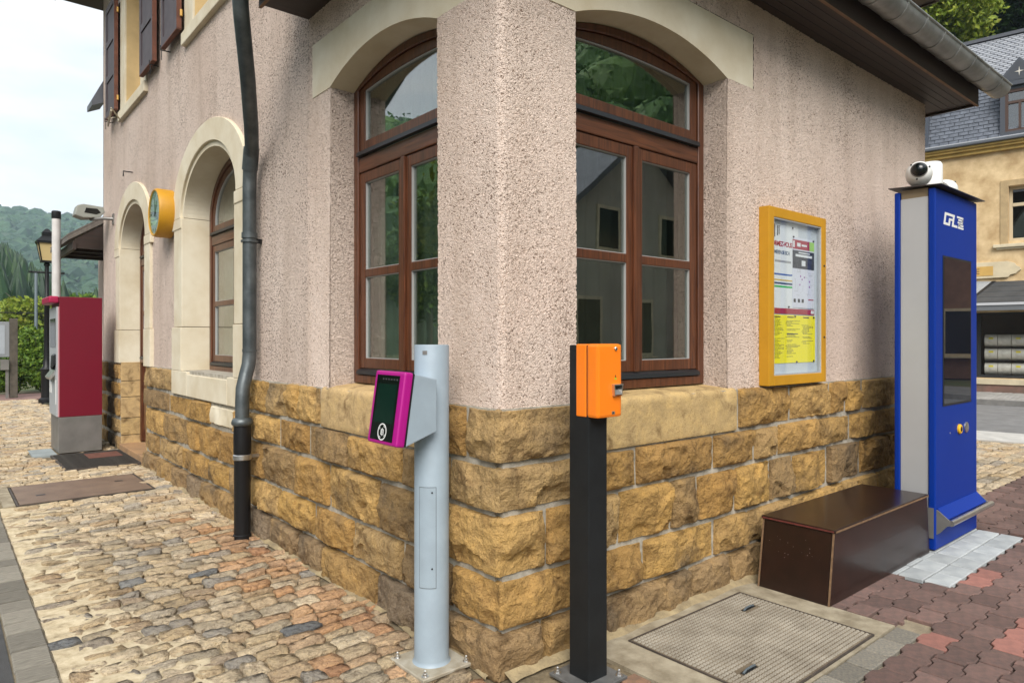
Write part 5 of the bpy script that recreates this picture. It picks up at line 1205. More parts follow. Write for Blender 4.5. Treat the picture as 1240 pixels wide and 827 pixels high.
ln = frus(MB(), .105, .170, 3.14, 3.52).build('lantern_glass', mat('amber_milky_glass', (.55, .42, .20), .3), lp)
fr = MB()
for sx in (-1, 1):
    for sy in (-1, 1): fr.tube([(sx * .107, sy * .107, 3.13), (sx * .172, sy * .172, 3.53)], .013, 6)
frus(fr, .12, .12, 3.10, 3.14); frus(fr, .20, .20, 3.52, 3.56); frus(fr, .21, .08, 3.56, 3.70); frus(fr, .09, .09, 3.70, 3.76); frus(fr, .10, .02, 3.76, 3.85)
fr.build('lantern_frame', CASTI, lp)
ib = thing('information_panel', (-1.3, 18.0, 0), 'grey framed information panel between timber posts at the left edge', 'sign')
for x in (-1.45, .90): MB().box(x - .08, x + .08, -.08, .08, 0, 1.90).build('post', mat('weathered_timber', (.10, .085, .065), .9, var=.4, vscale=9, bump=.4), ib, bevel=.015)
MB().box(-1.37, .82, -.04, .04, .98, 1.82).build('panel_frame', mat('grey_frame', (.22, .23, .24), .6), ib, bevel=.01)
MB().box(-1.28, .73, -.048, -.04, 1.05, 1.74).build('panel_face', mat('dull_silver_face', (.34, .37, .40), .6, var=.15, vscale=2), ib)
MB().box(.64, .80, -.16, -.085, .68, .92).build('junction_box', DSTEEL, ib); MB().box(.74, .80, -.10, -.04, 0, .68).build('cable_duct', DSTEEL, ib)
tag(MB().box(-9, 3.5, 17.3, 19.4, -.15, .0).build('footpath', mat('dull_red_path', (.22, .13, .11), .9, var=.25, vscale=4)), 'narrow reddish path crossing in front of the hedge', 'path', kind='structure')
rl = thing('handrail', (-.9, 24.0, 0), 'thin pale metal railing behind the information panel', 'railing')
MB().tube([(-3, 0, 2.35), (.2, 0, 2.35), (.32, 0, 2.25), (.32, 0, 0)], .035, 8).tube([(-1.0, 0, 2.35), (-1.0, 0, 0)], .03, 8).tube([(-3, 0, 1.8), (.32, 0, 1.8)], .025, 8).build('rail', ALU, rl, smooth=50)
ps = thing('line_post', (1.15, 30.0, 0), 'thin blue grey mast standing behind the hedge', 'mast')
MB().lathe([(.06, 0), (.05, 4.0), (.03, 4.05)], (0, 0, 0), 10).build('shaft', mat('blue_grey_mast', (.11, .14, .16), .6), ps, smooth=40)
MB().tube([(-2.8, 0, 2.45), (4, 0, 2.35)], .02, 6).build('cross_wire', CASTI, ps)

# ------------------------------------------------------------------ foliage tools
def leaves(name, C, size, m, parent=None, jit=.5, up=.3, kind=None, seed=0):
    """C: (N,3) centres -> N pointed leaf quads, randomly turned"""
    g = np.random.default_rng(seed); N = len(C)
    a = g.normal(size=(N, 3)); a[:, 2] += up; a /= np.linalg.norm(a, axis=1, keepdims=True)
    b = g.normal(size=(N, 3)); t1 = np.cross(a, b); t1 /= np.linalg.norm(t1, axis=1, keepdims=True); t2 = np.cross(a, t1)
    s = size * (1 + jit * g.uniform(-1, 1, (N, 1)))
    V = np.stack([C - t1 * s, C - t2 * s * .55 + a * s * .12, C + t1 * s, C + t2 * s * .55 + a * s * .12], 1).reshape(-1, 3)
    F = np.arange(4 * N).reshape(N, 4); rnd = g.beta(2, 2, N)
    o = link(name, arr_mesh(name, V, F, rnd, smooth=False), m, parent)
    if kind: o['kind'] = kind
    return o
def blob_pts(n, c, r, g, shell=.55):
    d = g.normal(size=(n, 3)); d /= np.linalg.norm(d, axis=1, keepdims=True)
    q = (shell + (1 - shell) * g.random((n, 1))) ; return np.array(c) + d * q * np.array(r)
def crown_pts(n, c, r, clumps, g, cr=.42):
    cc = blob_pts(clumps, c, np.array(r) * .78, g, .45); k = n // clumps
    return np.concatenate([blob_pts(k, p, np.array(r) * cr * g.uniform(.6, 1.1), g, .35) for p in cc])
def tree(name, base, h, r, m, n, size, label, seed, clumps=40, lean=(0, 0), group=None, trunk=.16):
    g = np.random.default_rng(seed); rr = random.Random(seed)
    t = thing(name, base, label, 'tree', group=group)
    tb = MB(); top = Vector((lean[0], lean[1], h * .78)); pts = [Vector((0, 0, -.5)), Vector((lean[0] * .2, lean[1] * .2, h * .25)), Vector((lean[0] * .5, lean[1] * .5, h * .5)), top]
    tb.tube(pts, [trunk * 1.3, trunk, trunk * .7, trunk * .25], 9)
    for i in range(9):
        q = pts[1].lerp(pts[3], rr.uniform(.15, .85)); a = rr.uniform(0, 6.28); e = Vector((math.cos(a) * r[0] * .75, math.sin(a) * r[1] * .75, rr.uniform(.1, .35) * h))
        tb.tube([q, q + e * .5 + Vector((0, 0, .1)), q + e], [trunk * .42, trunk * .28, trunk * .07], 6)
    tb.build('trunk', BARK, t, smooth=50)
    C = crown_pts(n, (lean[0], lean[1], h * .62), r, clumps, g)
    leaves('crown', C, size, m, t, seed=seed); return t
g0 = np.random.default_rng(5)
def bush(name, loc, r, n, size, m, label, seed, group=None):
    t = thing(name, loc, label, 'bush', group=group); g = np.random.default_rng(seed)
    C = np.concatenate([crown_pts(int(n * .7), (0, 0, r[2] * .95), r, 26, g, .36), blob_pts(int(n * .3), (0, 0, r[2] * .8), np.array(r) * .85, g, .1)])
    C = C[C[:, 2] > .02]; leaves('foliage', C, size, m, t, seed=seed)
    rr = random.Random(seed); b = MB()
    for i in range(7):
        a = rr.uniform(0, 6.28); b.tube([(0, 0, -.1), (math.cos(a) * r[0] * .3, math.sin(a) * r[1] * .3, r[2] * .8), (math.cos(a) * r[0] * .6, math.sin(a) * r[1] * .6, r[2] * 1.4)], [.03, .02, .006], 5)
    b.build('stem', BARK, t); return t
bush('hedge_bush', (.45, 20.6, 0), (1.0, .7, 1.02), 11000, .048, LEAF, 'tall rounded bright green hedge bush beside the black lamp post', 21)
bush('hedge_bush', (-.35, 19.75, 0), (.5, .4, .40), 3500, .05, LEAF, 'low clipped green shrub at the foot of the tall hedge', 22)
bush('hedge_bush', (.55, 19.75, 0), (.62, .4, .50), 4500, .05, LEAF, 'low spreading shrub between the hedge and the red machine', 23)
bush('hedge_bush', (-2.2, 20.9, 0), (1.7, .8, .80), 6000, .06, LEAFD, 'dark shrub behind the grey information panel', 24)
for i, (x, y, h_, rr_, mm_, lab) in enumerate(((-1.6, 46, 4.6, 2.4, LEAF, 'mid green bushy tree above the information panel at the left edge'), (2.6, 50, 4.2, 2.6, LEAFY, 'light green bushy tree above the hedge'), (6.6, 58, 4.8, 2.6, LEAF, 'round green tree seen past the red ticket machine'))):
    tree('broadleaf_tree', (x, y, 0), h_, (rr_, rr_, h_ * .42), mm_, 6000, .16, lab, 60 + i, 30, group='trees beyond the hedge')

# ================================================================== THE HOUSE ACROSS THE STREET
RZ = math.atan2(FU[1], FU[0])
hs = thing('ochre_house', (FO[0], FO[1], 0), 'ochre rendered house with slate mansard roof and shop front across the street', 'building', rz=RZ)
# local: x along the front (to the right), y into the house, z up
def hb(name, m, *bs, parent=hs, **k):
    b = MB()
    for q in bs: b.box(*q)
    return b.build(name, m, parent, **k)
WIN = (-.30, .72, 3.78, 5.10); SHP = (-.95, 2.6, .46, 2.06)
UA, UB = -9., 6.
hb('wall', FAC, (UA, WIN[0], 0, .35, 2.06, 5.97), (WIN[1], UB, 0, .35, 2.06, 5.97), (WIN[0], WIN[1], 0, .35, 2.06, WIN[2]), (WIN[0], WIN[1], 0, .35, WIN[3], 5.97),
   (UA, SHP[0], 0, .35, .30, 2.06), (SHP[1], UB, 0, .35, .30, 2.06), (SHP[0], SHP[1], 0, .35, .30, SHP[2]), (UA, UA + .3, .35, 7, 0, 5.97), (UB - .3, UB, .35, 7, 0, 5.97), (UA, UB, 6.7, 7, 0, 5.97))
hb('plinth', mat('reddish_plinth', (.20, .11, .085), .9, col2=(.13, .09, .07), vscale=4), (UA, UB, -.04, .35, 0, .298), bevel=.006)
hb('shop_sill', FACT, (SHP[0] - .2, SHP[1] + .2, -.07, .30, .300, .44), bevel=.01)
hb('shop_sill', FACT, (SHP[0] - .12, SHP[0] - .012, -.02, .02, .442, 2.06), bevel=.004)
co = hb('cornice', mat('yellow_cornice', (.50, .34, .10), .8, var=.3, vscale=4), (UA, UB, -.10, .30, 5.972, 6.06), (UA, UB, -.17, .30, 6.06, 6.12), (UA, UB, -.22, .30, 6.12, 6.17), bevel=.008)
hb('gutter', mat('dark_slate_zinc', (.10, .11, .125), .5, metal=.4), (UA, UB, -.28, -.10, 6.172, 6.25), parent=co, bevel=.02)
hb('gutter_lip', mat('bright_zinc_lip', (.45, .46, .48), .5), (UA, UB, -.20, -.05, 6.252, 6.28), parent=co)
# window above the shop
wf = hb('window', mat('cream_window_frame', (.50, .42, .28), .7), (WIN[0], WIN[0] + .07, .16, .24, WIN[2], WIN[3]), (WIN[1] - .07, WIN[1], .16, .24, WIN[2], WIN[3]), (WIN[0] + .07, WIN[1] - .07, .16, .24, WIN[2], WIN[2] + .07), (WIN[0] + .07, WIN[1] - .07, .16, .24, WIN[3] - .07, WIN[3]), (WIN[0] + .07, WIN[1] - .07, .15, .24, 4.62, 4.70), (.18, .25, .15, .24, WIN[2] + .07, 4.62), bevel=.006)
for q in ((WIN[0] + .07, .18, 3.85, 4.62), (.25, WIN[1] - .07, 3.85, 4.62), (WIN[0] + .07, WIN[1] - .07, 4.70, 5.03)): hb('pane', GLASSD, (q[0], q[1], .198, .202, q[2], q[3]), parent=wf)
hb('blind', ROOM, (WIN[0] - .1, WIN[1] + .1, .5, .52, 3.7, 5.2), parent=wf)
hb('window_sill', FACT, (WIN[0] - .30, WIN[1] + .3, -.10, .2, 3.62, 3.70), parent=wf, bevel=.01)
hb('sill_moulding', FACT, (WIN[0] - .24, WIN[1] + .24, -.06, .0, 3.575, 3.618), parent=wf, bevel=.01)
hb('window_surround', mat('tan_surround', (.44, .32, .17), .9, var=.2, vscale=5), (WIN[0] - .16, WIN[0] - .002, -.018, .10, WIN[2] - .07, WIN[3] + .14), (WIN[0] - .002, WIN[1] + .16, -.018, .10, WIN[3] + .002, WIN[3] + .14), parent=wf)
# signboard with a scalloped end
sg = MB().prism([(-5, 2.87), (-.30, 2.90), (-.26, 2.96), (-.16, 2.98), (-.10, 3.04), (-.05, 3.07), (-.08, 3.14), (-.14, 3.17), (-.17, 3.23), (-.24, 3.26), (-.32, 3.29), (-5, 3.26)], lambda p, q, s: (p, s, q), -.06, -.001).build('signboard', mat('faded_cream_board', (.62, .53, .36), .85, var=.2, vscale=3), hs, bevel=.006)
hb('sign_panel', mat('faded_orange_panel', (.58, .36, .10), .8, var=.2, vscale=3), (-4.6, -.60, -.068, -.061, 2.955, 3.185), parent=sg)
text('sign_letter', 'E', .19, mat('dark_brown_letter', (.07, .03, .015), .7), sg, T3((-.965, -.0695, 3.005), (1, 0, 0), (0, 0, 1)))
text('sign_letter', 'L', .19, MATS['dark_brown_letter'], sg, T3((-1.115, -.0695, 3.005), (1, 0, 0), (0, 0, 1)))
# slate canopy over the shop window
aw = MB().add([(-1.06, -.85, 2.26), (3.4, -.85, 2.26), (3.0, -.005, 2.80), (-.60, -.005, 2.80), (-1.06, -.005, 2.26), (3.4, -.005, 2.26)], [(0, 1, 2, 3), (0, 3, 4), (1, 5, 2), (3, 2, 5, 4), (0, 4, 5, 1)]).build('canopy', mat('dark_canopy_slate', (.055, .058, .062), .55, var=.3, vscale=4), hs)
for j in range(4):
    t0, t1 = j / 4, (j + 1) / 4 + .02
    y0_, y1_2, z0_, z1_ = -.85 + .845 * t0, -.85 + .845 * min(t1, 1), 2.268 + .54 * t0, 2.268 + .54 * min(t1, 1)
    l0 = -1.06 + .46 * t0
    MB().add([(l0, y0_, z0_ + .010), (3.3 - .3 * t0, y0_, z0_ + .010), (3.3 - .3 * t1, y1_2, z1_), (l0 + .46 * .27, y1_2, z1_), (l0, y0_, z0_), (3.3 - .3 * t0, y0_, z0_)], [(0, 1, 2, 3), (4, 5, 1, 0)]).build('slate_course', MATS['dark_canopy_slate'], aw)
MB().add([(-1.09, -.86, 2.27), (-1.02, -.86, 2.275), (-.54, -.0, 2.825), (-.62, 0, 2.83)], [(0, 1, 2, 3)]).build('hip_flashing', BLACK, aw)
hb('canopy_edge', MATS['bright_zinc_lip'], (-1.09, 3.4, -.875, -.855, 2.20, 2.262), parent=aw)
hb('canopy_fascia', mat('grey_fascia', (.12, .13, .14), .6), (-1.05, 3.4, -.853, -.80, 2.08, 2.20), (-1.05, -1.0, -.80, 0, 2.08, 2.20), parent=aw)
MB().add([(-1.62, .0, 2.25), (-1.07, -.85, 2.25), (-.63, -.004, 2.82), (-1.30, -.004, 2.86)], [(0, 1, 2), (0, 2, 3)]).build('lead_flashing', mat('pale_lead', (.46, .47, .47), .7, var=.2, vscale=5), aw)
# shop window
sw_ = hb('shop_window', mat('near_black_frame', (.02, .022, .024), .5), (SHP[0], SHP[0] + .09, .04, .12, SHP[2], SHP[3]), (SHP[1] - .09, SHP[1], .04, .12, SHP[2], SHP[3]), (SHP[0] + .09, SHP[1] - .09, .04, .12, SHP[2], SHP[2] + .07), (SHP[0] + .09, SHP[1] - .09, .04, .12, SHP[3] - .06, SHP[3]), (.95, 1.03, .04, .12, SHP[2] + .07, SHP[3] - .06))
for a, c in ((SHP[0] + .09, .95), (1.03, SHP[1] - .09)): hb('pane', GLASSN, (a, c, .078, .082, SHP[2] + .07, SHP[3] - .06), parent=sw_)
hb('display_back', mat('dark_shop_back', (.035, .032, .03), .8, var=.4, vscale=2), (SHP[0] - .2, SHP[1] + .2, .80, .82, .3, 2.3), (SHP[0] - .02, SHP[0], .13, .80, .3, 2.3), parent=sw_)
hb('display_floor', mat('dark_shop_floor', (.05, .05, .05), .8), (SHP[0] - .02, SHP[1] + .02, .12, .80, .44, .50), parent=sw_)
hb('display_shelf', BLACK, (-.80, 2.4, .16, .74, .86, .875), (-.80, 2.4, .16, .74, 1.20, 1.212), parent=sw_)
rowz = [(.68, 'bottom'), (1.035, 'middle'), (1.365, 'top')]
roll_me = MB().lathe([(.150, -.132), (.158, -.128), (.158, .128), (.150, .132), (.05, .132)], (0, 0, 0), 28, ax='x').mesh('roll_body', smooth=35); roll_me.materials.append(mat('galvanised_roll', (.72, .68, .60), .4, metal=.15, var=.25, vscale=7))
lab_me = MB().prism([(.1605 * math.cos(a) * -1, .1605 * math.sin(a)) for a in (.25, .4, .55)] + [(.1575 * math.cos(a) * -1, .1575 * math.sin(a)) for a in (.55, .4, .25)], lambda p, q, s: (s, p, q), -.045, .05).mesh('roll_label'); lab_me.materials.append(mat('yellow_label', (.70, .60, .04), .7))
ordn = ['first', 'second', 'third', 'fourth', 'fifth', 'sixth']
Mh = Matrix.Translation((FO[0], FO[1], 0)) @ Matrix.Rotation(RZ, 4, 'Z')
for z, rn in rowz:
    for i in range(6):
        p = Mh @ Vector((-.665 + i * .272, .29, z))
        t = thing('metal_canister', p, f'{ordn[i]} grey metal canister from the left in the {rn} row of the shop window', 'canister', rz=RZ, group='canisters in the shop window')
        link('body', roll_me, None, t)
        if (i * 7 + len(rn)) % 3 != 1: link('label', lab_me, None, t)
# mansard: steep slated lower slope, flatter upper slope
y0m, z0m, y1m, z1m, y2m, z2m = -.06, 6.26, .42, 7.72, 2.5, 9.62
MB().prism([(y0m, z0m), (y1m, z1m), (y2m, z2m), (7 - y2m + .2, z2m), (7 - y1m, z1m), (7 - y0m, z0m)], lambda p, q, s: (s, p, q), UA - .1, UB + .1).build('roof', mat('roof_deck', (.05, .055, .065), .8), hs)
def slates(name, ya, za, yb, zb, ex, wd, m, fish=False, u0=-5., u1=3.5, seed=1):
    g = random.Random(seed); Ln = math.hypot(yb - ya, zb - za); ty, tz = (yb - ya) / Ln, (zb - za) / Ln; ny, nz_ = -tz, ty; b = MB(); k = 0; rows = int(Ln / ex)
    for j in range(rows):
        u = u0 + (j % 2) * wd / 2
        while u < u1:
            t0 = j * ex; t1 = t0 + ex * 1.25; l = .014 + g.uniform(0, .006); ww = wd - .012
            def q(uu, t, lift): return (uu, ya + ty * t + ny * lift, za + tz * t + nz_ * lift)
            if fish: pts = [(u + .1 * ww, t0 + ex * .32), (u + .5 * ww, t0), (u + .9 * ww, t0 + ex * .32), (u + ww, t0 + ex * .6), (u + ww, t1), (u, t1), (u, t0 + ex * .6)]
            else: pts = [(u, t0), (u + ww, t0), (u + ww, t1), (u, t1)]
            n = len(pts); lf = [l * (1 - (t - t0) / (t1 - t0)) + .003 for _, t in pts]
            b.add([q(uu, t, lf[i_]) for i_, (uu, t) in enumerate(pts)] + [q(uu, t, -.002) for uu, t in pts], [tuple(range(n))] + [(i_, n + i_, n + (i_ + 1) % n, (i_ + 1) % n) for i_ in range(n)])
            u += wd
    o = b.build(name, m, hs, recalc=False); o['kind'] = 'stuff'; return o
SLG = mat('slate_shingle', (.115, .13, .16), .48, col2=(.065, .075, .095), vscale=9, bump=.25, bscale=40)
slates('slates', y0m - .03, z0m + .03, y1m, z1m, .105, .205, SLG)
slates('slates', y1m + .0, z1m + .02, y2m, z2m, .125, .17, mat('sky_paled_slate_shingle', (.30, .31, .33), .5, col2=(.20, .21, .235), vscale=8), fish=True, seed=2)  # sky reflected on the flatter slope is put into this paler slate colour
hb('ridge_capping', mat('dark_ridge', (.07, .075, .09), .5), (UA - .1, UB + .1, y2m - .08, y2m + .15, z2m + .0, z2m + .09))
hb('lead_strip', mat('blue_black_lead', (.05, .06, .08), .5), (-2.06, -1.96, -.09, .4, 6.29, 7.6))
# dormer
dm = hb('dormer', mat('dormer_lead', (.05, .057, .072), .55), (-.46, -.36, -.10, 1.2, 6.30, 7.46), (.20, .30, -.10, 1.2, 6.30, 7.46), (-.36, .20, -.10, 1.2, 6.30, 6.38), (-.36, .20, -.08, 1.2, 7.40, 7.46))
MB().prism([(-.54, 7.47), (.38, 7.47), (.38, 7.58), (-.08, 8.12), (-.54, 7.58)], lambda p, q, s: (p, s, q), -.16, 1.3).build('pediment', MATS['dormer_lead'], dm, bevel=.008)
MB().prism([(-.47, 7.585), (.31, 7.585), (-.08, 8.035)], lambda p, q, s: (p, s, q), -.166, -.158).build('pediment_face', mat('pediment_slate', (.045, .05, .062), .5), dm)
st = []
for i in range(8):
    a = i * math.pi / 4; rr_ = .115 if i % 2 == 0 else .022; st.append((-.08 + rr_ * math.sin(a) * (.8 if i % 4 else 1), 7.775 + rr_ * math.cos(a)))
MB().prism(st, lambda p, q, s: (p, s, q), -.174, -.166).build('star_ornament', mat('pale_star', (.55, .52, .46), .7), dm)
fr = hb('dormer_frame', mat('dull_brown_frame', (.06, .03, .02), .6), (-.36, -.30, -.07, .0, 6.38, 7.40), (.14, .20, -.07, .0, 6.38, 7.40), (-.30, .14, -.07, .0, 6.38, 6.45), (-.30, .14, -.07, .0, 7.33, 7.40), (-.30, .14, -.075, .0, 7.06, 7.12), (-.10, -.05, -.075, .0, 6.45, 7.06), parent=dm)
for q in ((-.30, -.10, 6.45, 7.06), (-.05, .14, 6.45, 7.06), (-.30, .14, 7.12, 7.33)): hb('pane', GLASSD, (q[0], q[1], -.032, -.028, q[2], q[3]), parent=dm)
hb('dormer_back', ROOM, (-.36, .20, .3, .32, 6.38, 7.4), parent=dm)

# ================================================================== HOUSES BEHIND THE VIEWER (seen in the panes)
def plain_house(name, loc, w, dep, ze, zr, m, label, rz=0, wins=(), along='x'):
    t = thing(name, loc, label, 'building', rz=rz)
    h = MB()
    if along == 'y':      # gable towards the front (+y)
        h.prism([(-w / 2, 0), (w / 2, 0), (w / 2, ze), (0, zr), (-w / 2, ze)], lambda p, q, s: (p, s, q), -dep, 0)
    else: h.prism([(0, 0), (-dep, 0), (-dep, ze), (-dep / 2, zr), (0, ze)], lambda p, q, s: (s, p, q), -w / 2, w / 2)
    h.build('wall', m, t); r_ = MB(); o = .35
    if along == 'y':
        sl = (zr - ze) / (w / 2)
        for sg_ in (-1, 1): r_.prism([(sg_ * (w / 2 + o), ze - o * sl + .02), (0, zr + .02), (0, zr + .22), (sg_ * (w / 2 + o), ze - o * sl + .2)], lambda p, q, s: (p, s, q), -dep - o, o)
    else:
        sl = (zr - ze) / (dep / 2)
        r_.prism([(o, ze - o * sl + .02), (-dep / 2, zr + .02), (-dep / 2, zr + .22), (o, ze - o * sl + .2)], lambda p, q, s: (s, p, q), -w / 2 - o, w / 2 + o).prism([(-dep - o, ze - o * sl + .02), (-dep / 2, zr + .02), (-dep / 2, zr + .22), (-dep - o, ze - o * sl + .2)], lambda p, q, s: (s, p, q), -w / 2 - o, w / 2 + o)
    r_.build('roof', SLATE, t)
    for (x, z, ww, hh) in wins:
        f_ = MB().box(x - ww / 2 - .1, x + ww / 2 + .1, 0.001, .05, z - .1, z + hh + .1).build('window', FACT, t)
        MB().box(x - ww / 2, x + ww / 2, .051, .06, z, z + hh).build('pane', BLACKG, f_); MB().box(x - ww / 2 - .2, x + ww / 2 + .2, .002, .16, z - .16, z - .102).build('sill', FACT, f_)
    return t
GREYW = mat('grey_beige_render', (.40, .37, .31), .9, var=.2, vscale=1)
plain_house('gabled_house', (14.2, -10.5, 0), 7.0, 9, 4.6, 7.4, GREYW, 'grey beige gabled house reflected in the corner window', wins=((-2.2, 1.2, .9, 1.3), (0, 1.0, 1.0, 1.5), (2.2, 1.2, .9, 1.3), (-1.4, 4.0, .8, 1.1), (1.4, 4.0, .8, 1.1)), along='y')
plain_house('terraced_house', (23.5, -11.5, 0), 10.5, 9, 6.0, 9.0, FAC, 'ochre house with slate roof standing down the street', wins=((-3.6, 1, 1, 1.5), (-1.2, 1, 1, 1.5), (1.2, 1, 1, 1.5), (3.6, 1, 1, 1.5), (-3.6, 3.8, 1, 1.4), (-1.2, 3.8, 1, 1.4), (1.2, 3.8, 1, 1.4), (3.6, 3.8, 1, 1.4)))
plain_house('brick_house', (26.0, -7.2, 0), 6.0, 7, 5.4, 8.2, mat('brown_brick_wall', (.26, .15, .10), .9, var=.25, vscale=3), 'brown brick house with a pale awning reflected in the kiosk screen', rz=R(67.6), wins=((-1.9, .9, 1.0, 1.5), (0, .9, 1.0, 1.5), (1.9, .9, 1.0, 1.5), (-1.6, 3.4, .9, 1.3), (1.6, 3.4, .9, 1.3)))
plain_house('white_house', (4.5, -15.0, 0), 8.0, 8, 5.2, 8.0, mat('off_white_render', (.58, .56, .52), .9), 'off white house with slate roof facing the station', wins=((-2.6, 1, 1, 1.5), (0, 1, 1, 1.5), (2.6, 1, 1, 1.5), (-2.6, 3.4, 1, 1.3), (0, 3.4, 1, 1.3), (2.6, 3.4, 1, 1.3)))

# ================================================================== WOODED HILLS
def interp(az, tab):
    a = [t[0] for t in tab]; e = [t[1] for t in tab]; return np.interp(az, a, e)
LH = [(76, 0), (82, .4), (84, 1.8), (87, 5.2), (95, 9.5), (110, 15), (130, 17), (165, 15), (200, 8), (225, 2), (240, 0)]      # elevation in degrees by azimuth
RH = [(-125, 0), (-110, 8), (-80, 20), (-45, 24), (-10, 25), (22, 26), (34, 18), (50, 7), (62, 0)]
def hz(az, r):
    e1 = interp(az if az > -130 else az + 360, LH); e2 = interp(az if az < 200 else az - 360, RH)
    s1 = np.clip((r - 60) / 140, 0, 1); s2 = np.clip((r - 34) / 76, 0, 1)
    return max(200 * math.tan(R(e1)) * s1 ** .8 * (1 if r < 205 else max(0.0, 1 - (r - 205) / 60)), 110 * math.tan(R(e2)) * s2 ** .85 * (1 if r < 115 else max(0., 1 - (r - 115) / 50))) - .3
AZ = np.radians(np.arange(-128, 242, 2.5)); RR = np.array([30, 36, 42, 50, 60, 70, 80, 90, 100, 110, 120, 140, 160, 180, 200, 220, 265])
P = np.zeros((len(AZ), len(RR), 3))
for i, a in enumerate(AZ):
    for j, r_ in enumerate(RR): P[i, j] = (r_ * math.cos(a), r_ * math.sin(a), hz(math.degrees(a), r_))
hill = tag(link('hillside', grid_mesh('hillside', P, flip=True), mat('forest_floor', (.03, .045, .018), .95, var=.3, vscale=.2)), 'steep hillside around the valley under dense woods', 'hill', kind='structure')
def ico(sub):
    bm = bmesh.new(); bmesh.ops.create_icosphere(bm, subdivisions=sub, radius=1); bm.verts.ensure_lookup_table()
    V = np.array([v.co[:] for v in bm.verts]); F = np.array([[v.index for v in f.verts] for f in bm.faces]); bm.free(); return V, F
IV, IF = ico(2)
def canopy(name, C, rad, m, label, seed, leafn=0, leafsz=.5, squash=(.8, 1.1), cone=False, jag=.28):
    g = np.random.default_rng(seed); Vs = []; Fs = []; rs = []; off = 0
    for c, r_ in zip(C, rad):
        n = 1 + jag * g.uniform(-1, 1, (len(IV), 1)); sq = g.uniform(*squash); V = IV * n * r_ * np.array([1, 1, sq])
        if cone: k = np.clip((IV[:, 2:3] + 1) / 2, 0, 1); V = np.concatenate([IV[:, :2] * n * r_ * (1.12 - k) * .75, (IV[:, 2:3]) * r_ * 1.9], 1)
        Vs.append(V + c + np.array([0, 0, r_ * .6])); Fs.append(IF + off); off += len(IV)
        base = g.beta(2, 2); rs.append(np.clip(base + g.normal(0, .16, len(IF)), 0, 1))
        if leafn:
            d = g.normal(size=(leafn, 3)); d /= np.linalg.norm(d, axis=1, keepdims=True); q = c + np.array([0, 0, r_ * .6]) + d * r_ * np.array([1, 1, sq]) * g.uniform(.85, 1.15, (leafn, 1))
            t1 = np.cross(d, g.normal(size=(leafn, 3))); t1 /= np.linalg.norm(t1, axis=1, keepdims=True); t2 = np.cross(d + .5 * g.normal(size=(leafn, 3)), t1); t2 /= np.linalg.norm(t2, axis=1, keepdims=True)
            s = leafsz * g.uniform(.5, 1.3, (leafn, 1)); L3 = np.stack([q - t1 * s, q + t1 * s, q + t2 * s * 1.4], 1).reshape(-1, 3)
            Vs.append(L3); Fs.append(np.arange(3 * leafn).reshape(-1, 3) + off); off += 3 * leafn; rs.append(np.clip(base + .12 + g.normal(0, .2, leafn), 0, 1))
    return tag(link(name, arr_mesh(name, np.concatenate(Vs), np.concatenate(Fs), np.concatenate(rs), smooth=False), m), label, 'forest', kind='stuff')
g = np.random.default_rng(3)
def scatter(n, a0, a1, r0, r1, hfun):
    out = []
    while len(out) < n:
        a = g.uniform(a0, a1); r_ = math.sqrt(g.uniform(r0 * r0, r1 * r1)); h = hfun(a, r_)
        if h > -.25: out.append((r_ * math.cos(R(a)), r_ * math.sin(R(a)), h))
    return np.array(out)
C = scatter(520, 92, 175, 66, 205, hz); canopy('woodland', C, g.uniform(3.5, 6.0, len(C)), FOREST, 'dense broadleaf wood on the slope across the tracks', 71, 90, .8)
C = scatter(1500, 82.2, 93, 66, 204, hz); canopy('conifer_wood', C, g.uniform(1.5, 2.6, len(C)), CONIF, 'dark conifer wood on the near slope at the left edge', 72, 14, .4, cone=True)
C = scatter(420, 78.5, 92, 60, 96, lambda a, r_: max(hz(a, r_), 0)); canopy('valley_trees', C, g.uniform(1.0, 2.0, len(C)), FOREST, 'lighter trees along the foot of the dark conifer slope', 76, 110, .26)
C = scatter(420, -100, 8, 40, 112, hz); az_ = np.degrees(np.arctan2(C[:, 1], C[:, 0])); nr = (az_ > -62) & (az_ < -12)
canopy('woodland', C[~nr], g.uniform(3.0, 5.0, (~nr).sum()), FOREST, 'dense broadleaf wood on the slope behind the viewer', 73, 90, .7)
canopy('woodland', C[nr], g.uniform(2.6, 4.4, nr.sum()), FOREST, 'dense broadleaf wood rising behind the houses down the street', 77, 520, .36, jag=.1)
C = scatter(170, 8, 40, 40, 112, hz); canopy('woodland', C, g.uniform(2.6, 4.2, len(C)), mk_leaf('shaded_wood', (.012, .035, .008), (.03, .075, .014), (.07, .14, .022), 0), 'dark green wood on the slope above the slate roof', 74, 700, .30)
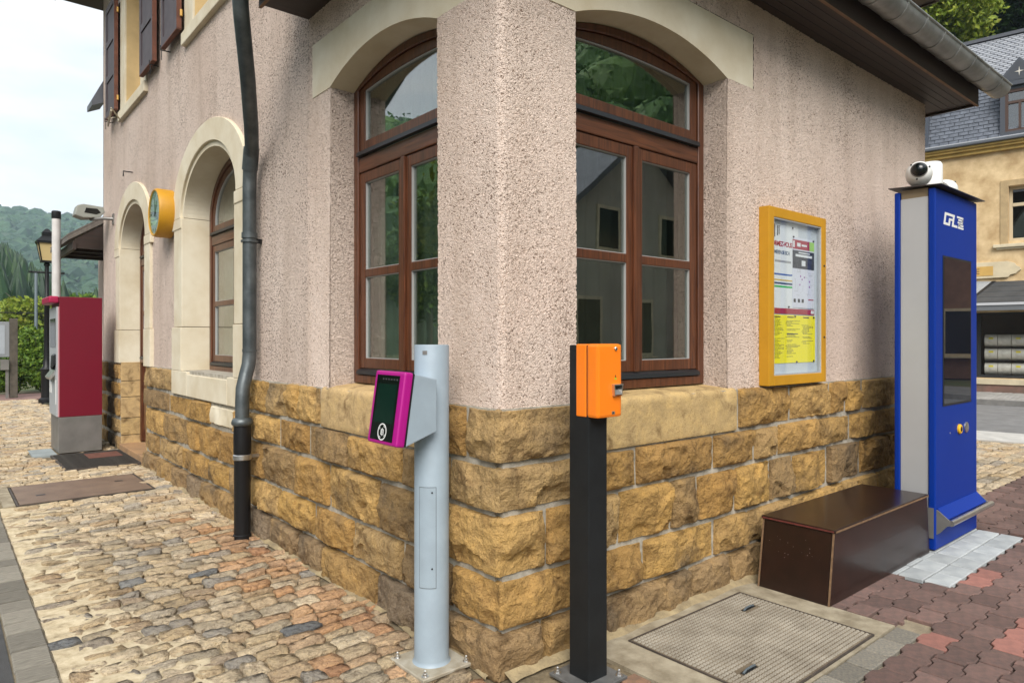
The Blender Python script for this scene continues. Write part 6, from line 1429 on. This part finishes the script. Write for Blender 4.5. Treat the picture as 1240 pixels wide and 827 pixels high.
# far hill across the valley
def fh(a, r_): return 760 * math.tan(R(interp(a, [(50, 5), (70, 7.2), (80, 7.6), (85, 8.2), (92, 8.3), (110, 9), (140, 9)]))) * np.clip((r_ - 380) / 380, 0, 1) ** .9
AZ = np.radians(np.arange(50, 141, 2)); RR = np.array([380, 430, 500, 580, 660, 740, 800, 880]); P = np.zeros((len(AZ), len(RR), 3))
for i, a in enumerate(AZ):
    for j, r_ in enumerate(RR): P[i, j] = (r_ * math.cos(a), r_ * math.sin(a), fh(math.degrees(a), min(r_, 760)) - .5)
tag(link('far_hill', grid_mesh('far_hill', P, flip=True), mat('far_forest_floor', (.035, .07, .03), .95)), 'long far hill under hazy blue green woods', 'hill', kind='structure')
C = scatter(2600, 76, 93, 390, 765, fh); canopy('far_woodland', C, g.uniform(4.5, 8.0, len(C)), FARWOOD, 'hazy blue green wood covering the far hill', 75, 16, 1.9, jag=.30)

# trees above the slate roof
Tg = 'trees above the slate roof'
tree('broadleaf_tree', (27.5, 8.2, 7.0), 12.5, (3.6, 3.6, 4.6), LEAFY, 46000, .105, 'sunlit yellow green tree rising above the pale slate roof', 81, 60, group=Tg)
tree('broadleaf_tree', (33.0, 5.5, 8.5), 13.0, (4.2, 4.2, 5.0), LEAFD, 30000, .12, 'dark green tree behind the ridge at the top right corner', 82, 50, group=Tg)
tree('broadleaf_tree', (31.5, 12.5, 8.5), 12.0, (4.2, 4.2, 4.6), LEAF, 24000, .13, 'mid green tree half hidden behind the station gutter', 83, 50, group=Tg)
# trees across the tracks, seen in the left panes
for i, (x, y, h_) in enumerate(((-9, 22, 7), (-13, 17, 8.5), (-17, 27, 9), (-20, 13, 8), (-24, 36, 10))):
    tree('broadleaf_tree', (x, y, 0), h_, (2.6, 2.6, h_ * .38), (LEAF, LEAFY, LEAF, LEAFD, LEAF)[i], 7000, .17, ['slender green tree nearest the kerb across the lane', 'light green tree across the lane', 'tall green tree further across the lane', 'dark green tree opposite the corner windows', 'tallest green tree at the far end of the lane'][i], 90 + i, 34, group='trees across the lane')

# ================================================================== HAZE IN THE VALLEY AIR
hzm = bpy.data.materials.new('valley_haze'); hzm.use_nodes = True; t = hzm.node_tree; t.nodes.remove(t.nodes['Principled BSDF'])
vol = nd(t, 'ShaderNodeVolumePrincipled'); vol.inputs['Color'].default_value = (.62, .78, .90, 1); vol.inputs['Density'].default_value = .00045; vol.inputs['Anisotropy'].default_value = .2
t.links.new(vol.outputs[0], t.nodes['Material Output'].inputs['Volume'])
hb_ = tag(MB().box(-880, 880, -880, 880, -1.2, 150).build('haze', hzm), 'thin pale blue haze in the valley air', 'haze', kind='stuff')
S.cycles.volume_bounces = 1
S.cycles.max_bounces = 8; S.cycles.transparent_max_bounces = 12
